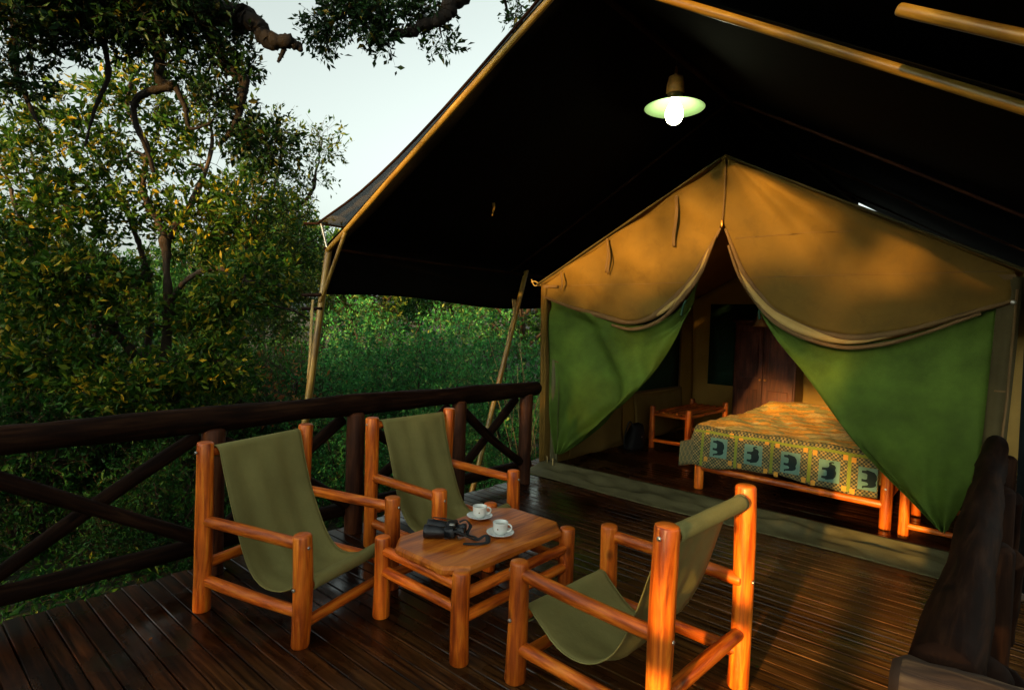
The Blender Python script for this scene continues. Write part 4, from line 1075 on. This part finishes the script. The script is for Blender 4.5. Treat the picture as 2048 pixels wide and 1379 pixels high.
def grow(root, limbs, blobs, leafm, barkm, size, seed, per_tip=26, spray=0.34, twig_r=0.006, trunk_name='trunk', crown_name='crown', nbough=3, width=0.42, seg=7, droop=0.0, tip_min=0.0):
    """limbs: (points Nx3 world, r0, r1); blobs: (centre, (rx,ry,rz), tips). Twigs join each tip to the nearest wood, so branching follows the limbs."""
    rg = np.random.default_rng(seed); o0 = np.array(root.location)
    wood = MB(); nodes = []; rads = []
    for k, (pts, r0, r1) in enumerate(limbs):
        q = spline(pts, max(8, int(len(pts) * (12 if r0 > 0.05 else 7)))); n = len(q)
        L = np.linalg.norm(np.diff(q, axis=0), axis=1).sum()
        q = q + np.cumsum(rg.normal(0, 0.004 * L ** 0.5, (n, 3)), axis=0) * np.linspace(0, 1, n)[:, None] * 0.6
        rr = np.linspace(r0, r1, n) * (1 + 0.05 * rg.normal(0, 1, n))
        for _ in range(n // 7): j = rg.integers(1, n - 1); rr[j] *= rg.uniform(1.15, 1.4)
        tube(wood, q - o0, rr, 12 if r0 > 0.05 else seg, True, 0.5, 0.14, seed + k, 0.07)
        nodes.append(q); rads.append(rr)
    nodes = np.concatenate(nodes); rads = np.concatenate(rads)
    cap = 60000
    NB = np.empty((cap, 3)); RB = np.empty(cap); cnt = len(nodes); NB[:cnt] = nodes; RB[:cnt] = rads
    LP, LD = [], []
    def join(p, rmax, steps, leaves):
        nonlocal cnt
        d = np.sum((NB[:cnt] - p) ** 2, axis=1); i = int(d.argmin()); a = NB[i]; dist = math.sqrt(d[i])
        k = max(3, min(9, int(dist / 0.12) + 2)); t = np.linspace(0, 1, k)[:, None]
        off = rg.normal(0, 0.16 * dist, 3) + np.array([0, 0, 0.10 * dist])
        q = a + (p - a) * t + np.sin(t * math.pi) * off
        r0 = min(RB[i] * 0.75, rmax * (0.6 + dist)); r1 = max(0.0022, r0 * 0.35)
        tube(wood, q - o0, np.linspace(r0, r1, k), 5 if r0 < 0.02 else seg, False)
        m_ = min(k, cap - cnt)
        if m_ > 0: NB[cnt:cnt + m_] = q[:m_]; RB[cnt:cnt + m_] = np.linspace(r0, r1, k)[:m_]; cnt += m_
        if leaves:
            out = p - a; out /= np.linalg.norm(out) + 1e-9
            w = rg.normal(0, 1, (leaves, 3)); w /= np.linalg.norm(w, axis=1)[:, None]
            s = rg.uniform(0, 1, leaves)
            # three little sprays at the tip
            dirs = out * 0.9 + rg.normal(0, 0.75, (3, 3)) + np.array([0, 0, 0.25 - droop]); dirs /= np.linalg.norm(dirs, axis=1)[:, None]
            ch = rg.integers(0, 3, leaves)
            base = p + dirs[ch] * (s[:, None] ** 0.8 * spray * rg.uniform(0.6, 1.2))
            base = base + rg.normal(0, 0.022, (leaves, 3))
            LP.append(base); LD.append(dirs[ch] * 0.8 + w * 0.9 + np.array([0, 0, -droop]))
            for c in range(3):
                tube(wood, np.array([p, p + dirs[c] * spray * 0.5, p + dirs[c] * spray * 0.95]) - o0, [max(r1, 0.0022), 0.002, 0.0012], 3, False)
    tips = []
    for (c, rad, n) in blobs:
        c = np.array(c, float); rad = np.array(rad, float)
        for _ in range(nbough): 
            g = rg.normal(0, 0.33, 3); tips.append((c + g * rad, True))
        u = rg.normal(0, 1, (n, 3)); u /= np.linalg.norm(u, axis=1)[:, None]
        rr = rg.uniform(0.12, 1, n) ** 0.5
        for k in range(n): tips.append((c + u[k] * rad * rr[k], False))
    base = nodes
    key = [(0 if b else 1, float(np.min(np.sum((base - p) ** 2, axis=1)))) for p, b in tips]
    for i in sorted(range(len(tips)), key=lambda i: key[i]):
        p, b = tips[i]
        join(p, 0.028 if b else twig_r * 1.8, 6, 0 if b else max(4, int(per_tip * rg.uniform(0.5, 1.4))))
    t = wood.build(trunk_name, barkm, root)
    LPa = np.concatenate(LP) - o0; LDa = np.concatenate(LD)
    leaf_mesh(crown_name, LPa, LDa, size, leafm, root, rg, width)
    return root

def W(px, py, d): return at(px, py, d)
def blob(px, py, d, rpx, rpy, rd, n):
    c = at(px, py, d); s = d / FPX
    # radii: in-picture width, depth, height (rotated roughly: camera looks along -x+y) -> use mean horizontal radius
    h = 0.5 * (rpx * s + rd)
    return (c, (h, h, rpy * s), n)

# main multi-stemmed tree beyond the railing
D1 = 7.4
b0 = W(300, 1110, D1); b0[2] = float(zground(b0[0], b0[1])) - 0.05
t1 = thing('bush_tree', 'tall multi-stemmed bush tree with gold-lit leaves beyond the left railing', 'tree', b0)
limbs = [
    ([b0, W(318, 930, D1), W(318, 850, D1), W(285, 735, D1), W(225, 655, D1 - .2), W(180, 615, D1 - .3), W(110, 560, D1 - .5), W(60, 450, D1 - .6), W(20, 330, D1 - .6)], 0.085, 0.016),
    ([b0, W(335, 960, D1 + .1), W(318, 800, D1 + .1), W(335, 700, D1 + .1), W(340, 600, D1), W(333, 480, D1), W(290, 385, D1), W(298, 300, D1 - .1), W(262, 215, D1 - .2), W(270, 150, D1 - .3)], 0.080, 0.016),
    ([W(338, 610, D1), W(372, 560, D1 - .1), W(430, 535, D1 - .2), W(500, 560, D1 - .3), W(545, 568, D1 - .3)], 0.045, 0.012),
    ([W(285, 735, D1), W(300, 640, D1 + .3), W(290, 540, D1 + .4), W(255, 430, D1 + .5), W(200, 330, D1 + .5), W(170, 230, D1 + .4)], 0.055, 0.015),
    ([W(333, 480, D1), W(385, 400, D1 + .3), W(420, 300, D1 + .4), W(410, 220, D1 + .4)], 0.05, 0.014),
    ([b0, W(215, 930, D1 + .2), W(195, 760, D1 + .3), W(190, 640, D1 + .3), W(150, 500, D1 + .5), W(90, 380, D1 + .7), W(70, 280, D1 + .7)], 0.07, 0.016),
    ([W(318, 850, D1), W(400, 700, D1 + .2), W(440, 590, D1 + .3), W(500, 470, D1 + .4), W(520, 400, D1 + .4)], 0.06, 0.014),
]
blobs = [blob(80, 330, 7.0, 110, 90, .5, 42), blob(60, 460, 6.9, 110, 80, .7, 80), blob(190, 240, 7.3, 90, 80, .5, 42), blob(260, 330, 7.5, 90, 80, .5, 34),
         blob(170, 420, 7.4, 100, 80, .6, 48), blob(310, 440, 7.6, 90, 70, .6, 42), blob(400, 330, 7.8, 80, 90, .5, 42), blob(430, 460, 7.7, 80, 70, .7, 66),
         blob(60, 590, 6.8, 110, 70, .7, 130), blob(190, 560, 7.1, 90, 60, .7, 80), blob(500, 420, 7.7, 60, 80, .6, 50), blob(500, 560, 7.2, 60, 50, .5, 60),
         blob(420, 620, 7.5, 80, 60, .5, 90), blob(110, 720, 6.9, 120, 60, .6, 130), blob(230, 640, 6.9, 70, 50, .4, 26), blob(260, 780, 6.8, 110, 60, .4, 80), blob(420, 740, 7.2, 80, 60, .4, 80), blob(270, 180, 7.2, 70, 60, .4, 30), blob(360, 220, 7.6, 70, 60, .6, 34), blob(20, 250, 7.0, 60, 70, .6, 30)]
grow(t1, limbs, blobs, 'leaf_tree', 'bark_grey', 0.085, 101, 31, 0.27)

# slender tree with a light spray against the sky
D2 = 9.2
b0 = W(395, 1060, D2); b0[2] = float(zground(b0[0], b0[1])) - 0.05
t2 = thing('slender_tree', 'slender tree whose airy spray of leaves stands against the white sky', 'tree', b0)
limbs = [([b0, W(395, 900, D2), W(385, 760, D2), W(430, 640, D2), W(460, 560, D2), W(500, 480, D2), W(555, 425, D2), W(620, 385, D2), W(640, 340, D2), W(655, 280, D2)], 0.085, 0.010),
         ([W(500, 480, D2), W(540, 400, D2), W(560, 320, D2), W(560, 250, D2)], 0.03, 0.010),
         ([W(460, 560, D2), W(540, 520, D2), W(600, 500, D2), W(640, 470, D2)], 0.035, 0.010),
         ([W(430, 640, D2), W(500, 610, D2 - .2), W(580, 620, D2 - .3), W(620, 640, D2 - .3)], 0.03, 0.010)]
blobs = [blob(540, 280, D2, 45, 60, .5, 60), blob(520, 360, D2, 50, 60, .5, 60), blob(645, 290, D2, 28, 45, .25, 26), blob(615, 355, D2, 45, 35, .3, 26), blob(570, 430, D2, 60, 45, .5, 70),
         blob(600, 510, D2, 55, 40, .5, 80), blob(540, 540, D2, 60, 50, .5, 80), blob(590, 590, D2, 55, 45, .5, 70), blob(520, 640, D2, 70, 50, .6, 70), blob(480, 480, D2, 60, 60, .6, 60)]
grow(t2, limbs, blobs, 'leaf_pale', 'bark_grey', 0.075, 102, 16, 0.34)

# overhanging dark tree: stands left of the deck outside the picture, limbs reach in above
b0 = np.array([-6.2, -1.2, -1.4])
t3 = thing('overhanging_tree', 'dark gnarled tree overhanging from the upper left', 'tree', b0)
Dk = 5.0
limbs = [([b0, b0 + np.array([0.1, 0.25, 2.2]), W(-120, 60, 5.0), W(60, -20, 5.0), W(230, -10, 5.0), W(380, 10, 5.0), W(460, 20, 5.0), W(495, 40, 5.0), W(530, 78, 5.0), W(575, 86, 5.0), W(586, 90, 5.0)], 0.20, 0.026),
         ([W(570, 86, 5.0), W(566, 104, 5.0), W(556, 122, 5.0)], 0.022, 0.012),
         ([W(400, 20, 5.0), W(430, 90, 5.05), W(470, 150, 5.1), W(488, 165, 5.1), W(480, 205, 5.1), W(470, 250, 5.1), W(440, 300, 5.2)], 0.055, 0.018),
         ([W(470, 150, 5.1), W(440, 130, 5.1), W(410, 110, 5.1)], 0.03, 0.02),
         ([W(300, 0, 5.0), W(320, 80, 5.0), W(320, 160, 5.0), W(350, 170, 5.0), W(290, 185, 5.0), W(262, 205, 5.0), W(265, 250, 5.0), W(285, 290, 5.0), W(300, 340, 5.0)], 0.050, 0.014),
         ([W(350, 170, 5.0), W(370, 215, 5.0), W(380, 255, 5.0), W(420, 245, 5.0)], 0.025, 0.010),
         ([W(180, -10, 5.0), W(205, 80, 4.9), W(215, 150, 4.9), W(190, 220, 4.9), W(170, 290, 4.9)], 0.030, 0.008),
         ([W(40, -20, 5.0), W(30, 120, 4.7), W(60, 210, 4.7), W(90, 260, 4.7)], 0.035, 0.008),
         ([b0 + np.array([0.1, 0.25, 2.6]), np.array([-5.6, 0.2, 4.6]), np.array([-5.2, 1.6, 5.4]), np.array([-4.9, 3.0, 5.25]), W(910, -30, 5.8), W(905, 20, 5.8), W(885, 55, 5.8), W(850, 72, 5.8), W(800, 88, 5.8)], 0.16, 0.030),
         ([np.array([-4.9, 3.0, 5.25]), W(760, -40, 5.7), W(700, 20, 5.7), W(650, 50, 5.7)], 0.05, 0.010)]
blobs = [blob(60, 50, 4.6, 110, 50, .4, 80), blob(180, 50, 4.8, 90, 45, .4, 60), blob(300, 50, 4.9, 90, 45, .4, 70), blob(400, 50, 5.0, 80, 40, .4, 60), blob(470, 120, 5.1, 25, 50, .2, 24),
         blob(440, 210, 5.1, 50, 45, .3, 30), blob(500, 270, 5.2, 40, 45, .28, 34), blob(20, 150, 4.6, 50, 60, .3, 40), blob(540, 300, 5.3, 30, 45, .25, 28), blob(360, 140, 5.0, 50, 40, .3, 16),
         blob(200, 20, 4.9, 120, 40, .5, 120), blob(330, -20, 4.9, 150, 50, .6, 130), blob(100, -40, 4.7, 150, 60, .6, 120), blob(660, 55, 5.7, 45, 40, .22, 46), blob(755, 45, 5.7, 55, 35, .22, 50), blob(700, 15, 5.7, 60, 25, .2, 40), blob(840, 30, 5.8, 55, 30, .2, 40), blob(880, 80, 5.8, 18, 12, .1, 8), blob(770, 85, 5.75, 20, 18, .12, 8), blob(1025, 30, 6.2, 20, 25, .1, 10)]
grow(t3, limbs, blobs, 'leaf_dark', 'bark_dark', 0.062, 103, 22, 0.20)

# shrub kinds, modelled once and copied
def shrub(label, cat, leafm, barkm, seed, R_=1.0, H=1.7, tips=260, size=0.06, per=24, group=None, name='shrub', width=0.42, stems=7, spray=0.3):
    r = thing(name, label, cat, (0, 0, 0), 0, group)
    rg = np.random.default_rng(seed); limbs = []
    for k in range(stems):
        a = k * 6.283 / stems + rg.uniform(-.4, .4); q = R_ * rg.uniform(0.35, 0.75)
        e = np.array([math.cos(a) * q, math.sin(a) * q, H * rg.uniform(0.55, 0.95)])
        limbs.append(([np.array([math.cos(a) * .06, math.sin(a) * .06, -0.1]), e * np.array([.35, .35, .45]), e * np.array([.7, .7, .75]), e], 0.028, 0.008))
    bl = [((rg.normal(0, R_ * .3), rg.normal(0, R_ * .3), H * rg.uniform(.5, .75)), (R_ * .75, R_ * .75, H * .42), tips // 4) for _ in range(3)]
    bl += [((0, 0, H * 0.38), (R_ * .95, R_ * .95, H * .36), tips // 4)]
    return grow(r, limbs, bl, leafm, barkm, size, seed, per, spray, trunk_name='stems', crown_name='foliage', width=width)

def place(proto, first, spots, labelf):
    for k, (p, s, rz) in enumerate(spots):
        o = proto if (first and k == 0) else copy_tree(proto)
        o.location = p; o.scale = (s, s, s * random.uniform(0.9, 1.15)); o.rotation_euler = (0, 0, rz); o['label'] = labelf(k)
def gspot(px, d, s, z=None):
    p = at(px, 800, d); zz = float(zground(p[0], p[1])) - 0.03
    return ((p[0], p[1], zz), s, random.uniform(0, 6.28))

GREEN = ['bright green shrub just right of the front leaning awning pole', 'broad green shrub behind the middle of the railing', 'green shrub left of the rear leaning pole', 'green shrub behind the rear leaning pole',
         'green shrub behind and left of the front leaning pole', 'larger green shrub on the slope, second row near the front pole', 'largest green shrub on the slope, second row above the rail', 'tall green shrub in the second row beside the tent',
         'small green shrub close below the railing, behind the back chair', 'small green shrub close below the railing, between the two left chairs', 'small green shrub seen through the crossed braces near the tent', 'small green shrub at the foot of the front leaning pole']
DARK = ['dark understorey shrub at the far left edge above the rail', 'dark understorey shrub left of the main tree stems', 'dark understorey shrub behind the main tree stems', 'dark understorey shrub right of the main tree stems, above the left chair',
        'dark understorey shrub between the main tree and the front leaning pole', 'dark understorey shrub cut by the left edge of the picture', 'tall dark shrub behind the leftmost shrub', 'dark shrub just left of the front leaning pole',
        'tall dark shrub in the second row behind the tree stems', 'small dark shrub below the rail at the crossed braces', 'small dark shrub behind the left chair', 'shrub filling the gap just left of the front leaning pole', 'shrub on the rise seen past the front leaning pole', 'shrub behind the slender tree', 'low shrub in front of the main tree stems']
FARA = ['woodland tree far back at the left edge', 'woodland tree seen between the left stems of the main tree', 'woodland tree behind the right stems of the main tree', 'larger woodland tree further back at the left', 'larger woodland tree further back behind the main tree',
        'woodland tree far back left of the front leaning pole', 'woodland tree far back at the front leaning pole', 'woodland tree far back just under the awning edge, nearer the front pole', 'woodland tree far back under the middle of the awning edge', 'woodland tree far back beside the tent corner']
FARB = ['pale olive tree far back behind the slender tree', 'pale olive tree far back right of the front leaning pole', 'pale olive tree furthest back under the awning edge', 'pale olive tree far back left of the rear leaning pole', 'pale olive tree on the skyline left of the front pole', 'pale olive tree on the skyline at the far left', 'pale olive tree on the skyline behind the main tree']
shA = shrub('leafy green shrub', 'shrub', 'leaf_bush', 'bark_grey', 201, 1.1, 1.9, 300, 0.062, 26, 'green shrubs beyond the railing', spray=0.26)
place(shA, True, [gspot(700, 10.5, 1.15), gspot(820, 12.0, 1.25), gspot(930, 11.0, 1.15), gspot(1030, 10.0, 1.05), gspot(640, 13.5, 1.1), gspot(760, 15.5, 1.5), gspot(890, 16.5, 1.6), gspot(1010, 14.0, 1.5), gspot(860, 8.6, 0.75), gspot(700, 8.4, 0.7), gspot(990, 8.4, .7), gspot(590, 10.2, .75)],
      lambda k: GREEN[k])
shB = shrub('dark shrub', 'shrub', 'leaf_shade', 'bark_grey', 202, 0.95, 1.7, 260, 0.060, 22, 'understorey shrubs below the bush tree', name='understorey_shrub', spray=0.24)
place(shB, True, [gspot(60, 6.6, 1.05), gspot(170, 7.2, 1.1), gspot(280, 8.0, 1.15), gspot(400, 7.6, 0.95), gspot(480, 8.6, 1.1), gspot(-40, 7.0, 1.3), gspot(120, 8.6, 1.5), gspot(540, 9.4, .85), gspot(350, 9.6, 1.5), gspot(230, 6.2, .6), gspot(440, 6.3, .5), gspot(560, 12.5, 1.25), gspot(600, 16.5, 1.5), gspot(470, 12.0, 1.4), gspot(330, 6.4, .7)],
      lambda k: DARK[k])
shC = shrub('dry rust coloured bush on the slope behind the leaning pole', 'shrub', 'leaf_rust', 'bark_grey', 203, 0.8, 1.2, 90, 0.05, 12, name='dry_bush')
p = at(588, 700, 9.9); place(shC, True, [((p[0], p[1], float(zground(p[0], p[1]))), 1.75, 0.3)], lambda k: 'dry rust coloured bush on the slope behind the leaning pole')

for (x, y, sc, lab) in ((3.0, 6.2, 1.5, 'shrub beside the right wall of the tent'), (3.2, 9.0, 1.8, 'tall shrub beyond the right rear corner of the tent'), (1.4, 11.2, 1.6, 'shrub behind the back wall of the tent')):
    o = copy_tree(shB); o.location = (x, y, -1.4); o.scale = (sc, sc, sc); o['label'] = lab; o['group'] = 'shrubs right of and behind the tent'
# distant trees
def far_tree(label, leafm, seed, H, R_, tips, group, size=0.17, per=22, bark='bark_grey'):
    r = thing('background_tree', label, 'tree', (0, 0, 0), 0, group)
    rg = np.random.default_rng(seed); limbs = [([np.array([0, 0, -.2]), np.array([.1, 0, H * .3]), np.array([-.1, .15, H * .62]), np.array([0, 0, H * .9])], 0.16, 0.03)]
    for k in range(6):
        a = k * 1.05 + rg.uniform(-.3, .3); z = H * rg.uniform(.25, .55)
        limbs.append(([np.array([0, 0, z]), np.array([math.cos(a) * R_ * .4, math.sin(a) * R_ * .4, z + H * .15]), np.array([math.cos(a) * R_ * .8, math.sin(a) * R_ * .8, z + H * .27])], 0.07, 0.02))
    bl = []
    for k in range(9):
        a = rg.uniform(0, 6.28); q = R_ * rg.uniform(0.1, .75)
        bl.append(((math.cos(a) * q, math.sin(a) * q, H * rg.uniform(.35, .85)), (R_ * .48, R_ * .48, H * .2), tips // 9))
    return grow(r, limbs, bl, leafm, bark, size, seed, per, 0.55, twig_r=0.01)
ftA = far_tree('far tree', 'leaf_shade', 301, 6.5, 2.6, 420, 'trees on the far slope')
place(ftA, True, [gspot(-60, 13, .72), gspot(180, 14.5, .66), gspot(400, 15, .62), gspot(60, 20, .75), gspot(300, 21, .78), gspot(520, 24, .95), gspot(640, 30, 1.0), gspot(760, 26, .85), gspot(900, 24, .95), gspot(1040, 20, .95)],
      lambda k: FARA[k])
ftB = far_tree('far tree', 'leaf_pale', 302, 6.0, 2.8, 360, 'pale trees on the far slope', 0.18)
place(ftB, True, [gspot(480, 18, .72), gspot(700, 21, .8), gspot(840, 32, 1.1), gspot(980, 30, 1.1), gspot(560, 36, 1.3), gspot(120, 30, .9), gspot(380, 33, .9)],
      lambda k: FARB[k])

# big dark tree behind the tent, above the awning at upper right
p = np.array([0.2, 12.6, -1.4])
t4 = thing('evergreen_tree', 'dense dark evergreen rising behind the awning at upper right', 'tree', p)
limbs = [([p, p + np.array([.1, .1, 3]), p + np.array([0, 0, 6]), p + np.array([-.4, -.5, 9])], .30, .08),
         ([p + np.array([0, 0, 5]), W(2120, 108, 7.4), W(2048, 90, 7.0), W(1950, 68, 6.9), W(1880, 52, 6.9), W(1780, 30, 7.0), W(1700, 0, 7.1)], .10, .04),
         ([p + np.array([0, 0, 6]), p + np.array([-2, -1, 7.5]), p + np.array([-4, -1.5, 9])], .12, .03)]
blobs = [(p + np.array([dx, dy, dz]), (2.0, 1.8, 1.5), 150) for dx, dy, dz in ((0, 0, 6.6), (-2.2, -.3, 7.6), (1.8, 0, 7), (-4, -.5, 8.6), (-1, -1, 9.4), (2.6, -.4, 9), (-3.2, 0.3, 10.3), (0.6, 0, 11), (-5.4, 0, 10.2), (3.4, 0, 5.6))]
grow(t4, limbs, blobs, 'leaf_dark', 'bark_grey', 0.16, 304, 30, 0.6)

# pale dry stems between railing and tent
def reeds(label, loc, n, seed):
    r = thing('dry_reeds', label, 'plant', loc)
    rg = np.random.default_rng(seed)
    for k in range(n):
        a = rg.uniform(-.35, .35, 2); h = rg.uniform(1.4, 3.0); b = rg.normal(0, .16, 2)
        mb = MB(); tube(mb, spline([(b[0], b[1], 0), (b[0] + a[0] * h * .3, b[1] + a[1] * h * .3, h * .5), (b[0] + a[0] * h, b[1] + a[1] * h, h)], 8), np.linspace(.010, .003, 8), 5); mb.build('stem', 'dry', r)
for px, d, n, s, lab in ((1040, 8.2, 9, 1, 'clump of pale dry stems behind the end of the railing'), (1072, 7.6, 8, 2, 'dry stems rising beside the left corner of the tent')):
    p = at(px, 900, d); reeds(lab, (p[0], p[1], float(zground(p[0], p[1]))), n, s)

# unseen shrubs and crown added behind the camera, gaps shaped to let low sun through
def sun_mask(label, loc, blobs, seed, size=0.13, per=26, name='sun_mask_shrub', leafm='leaf_dark'):
    r = thing(name, label, 'shrub' if name == 'sun_mask_shrub' else 'tree', loc)
    o = np.array(loc, float); limbs = []
    for c, rad, n in blobs:
        c = np.array(c, float); limbs.append(([o, o * 0.6 + c * 0.4 + np.array([0, 0, 0.2]), c], 0.06, 0.02))
    return grow(r, limbs, blobs, leafm, 'bark_dark', size, seed, per, 0.34, trunk_name='stems', crown_name='foliage')
def col_blobs(xs, zs, y, rx, rz, n): return [((x, y + 0.3 * math.sin(x * 5 + z * 3), z), (rx, 0.6, rz), n) for x in xs for z in zs]
HY = -8.0
sun_mask('unseen dense shrub added to block the low sun, left of the gap', (-3.4, HY, -1.4), col_blobs((-5.0, -3.9, -2.9, -2.3, -1.75), (-0.3, 0.9, 2.1, 3.3), HY, 0.62, 0.66, 64), 401)
sun_mask('unseen dense shrub added to block the low sun, right of the gap', (2.4, HY, -1.4), col_blobs((1.65, 2.4, 3.3, 4.3), (-0.3, 0.9, 2.1, 3.3), HY, 0.62, 0.66, 64), 402)
sun_mask('unseen shrub added to shape the low sun, boughs arching over the gap', (2.2, HY - 0.7, -1.4), col_blobs((-0.9, -0.35), (2.38,), HY, 0.4, 0.12, 50) + col_blobs((-0.95, -0.45), (1.35, 1.8), HY, 0.25, 0.3, 44) + col_blobs((-0.9, -0.3), (3.78,), HY, 0.45, 0.2, 60) + col_blobs((0.62,), (2.95, 3.5), HY, 0.4, 0.28, 60) + col_blobs((0.95, 1.35), (2.70, 3.2, 3.65), HY, 0.35, 0.25, 60) + col_blobs((-0.3, 0.5), (-0.3, 0.7), HY, 0.5, 0.5, 50), 403)
sun_mask('unseen tall tree added behind the deck, its crown blocking the higher sun', (6.0, HY - 1.5, -1.4), col_blobs((-3.6, -2.0, -0.4, 1.2, 2.8, 4.4), (6.3, 7.6), HY - 0.6, 1.1, 0.75, 90) + [((-2.9, HY, 4.9), (0.9, 0.5, 0.45), 34), ((-1.3, HY, 5.1), (0.6, 0.4, 0.35), 26), ((0.6, HY, 4.5), (0.9, 0.5, 0.25), 22)], 404, 0.16, 26, 'sun_mask_tree')

# low undergrowth on the ground beyond the railing
def undergrowth():
    rg = np.random.default_rng(55); n = 26000
    d = rg.uniform(4.6, 13, n); px = rg.uniform(-250, 1150, n)
    q = np.array([at(px[i], 800, d[i]) for i in range(n)]); x, y = q[:, 0], q[:, 1]
    ok = x < -4.15; x, y = x[ok], y[ok]
    z = zground(x, y) + rg.uniform(0, 1, len(x)) ** 2.2 * 0.45 * (0.3 + np.abs(np.sin(x * 1.9 + 1) * np.sin(y * 1.6)))
    P = np.stack([x, y, z], 1); D = rg.normal(0, 1, P.shape); D[:, 2] = np.abs(D[:, 2]) * 0.7 + 0.2
    o = leaf_mesh('undergrowth', P, D, 0.085, 'leaf_shade', None, rg, 0.35)
    o['kind'] = 'stuff'; o['label'] = 'low dark undergrowth covering the ground beyond the railing'; o['category'] = 'undergrowth'
undergrowth()

sun_mask('unseen lower scrub added further left to block the low sun', (-8.5, HY, -1.4), col_blobs((-6.2, -7.4, -8.7, -10.0, -11.3, -12.6), (-0.4, 0.8, 1.9, 2.7), HY, 0.75, 0.62, 50) + col_blobs((-6.0, -7.2, -8.4, -9.6), (3.5,), HY, 0.75, 0.5, 50), 405)  # unseen scrub, added to keep low sun off the lower left foliage
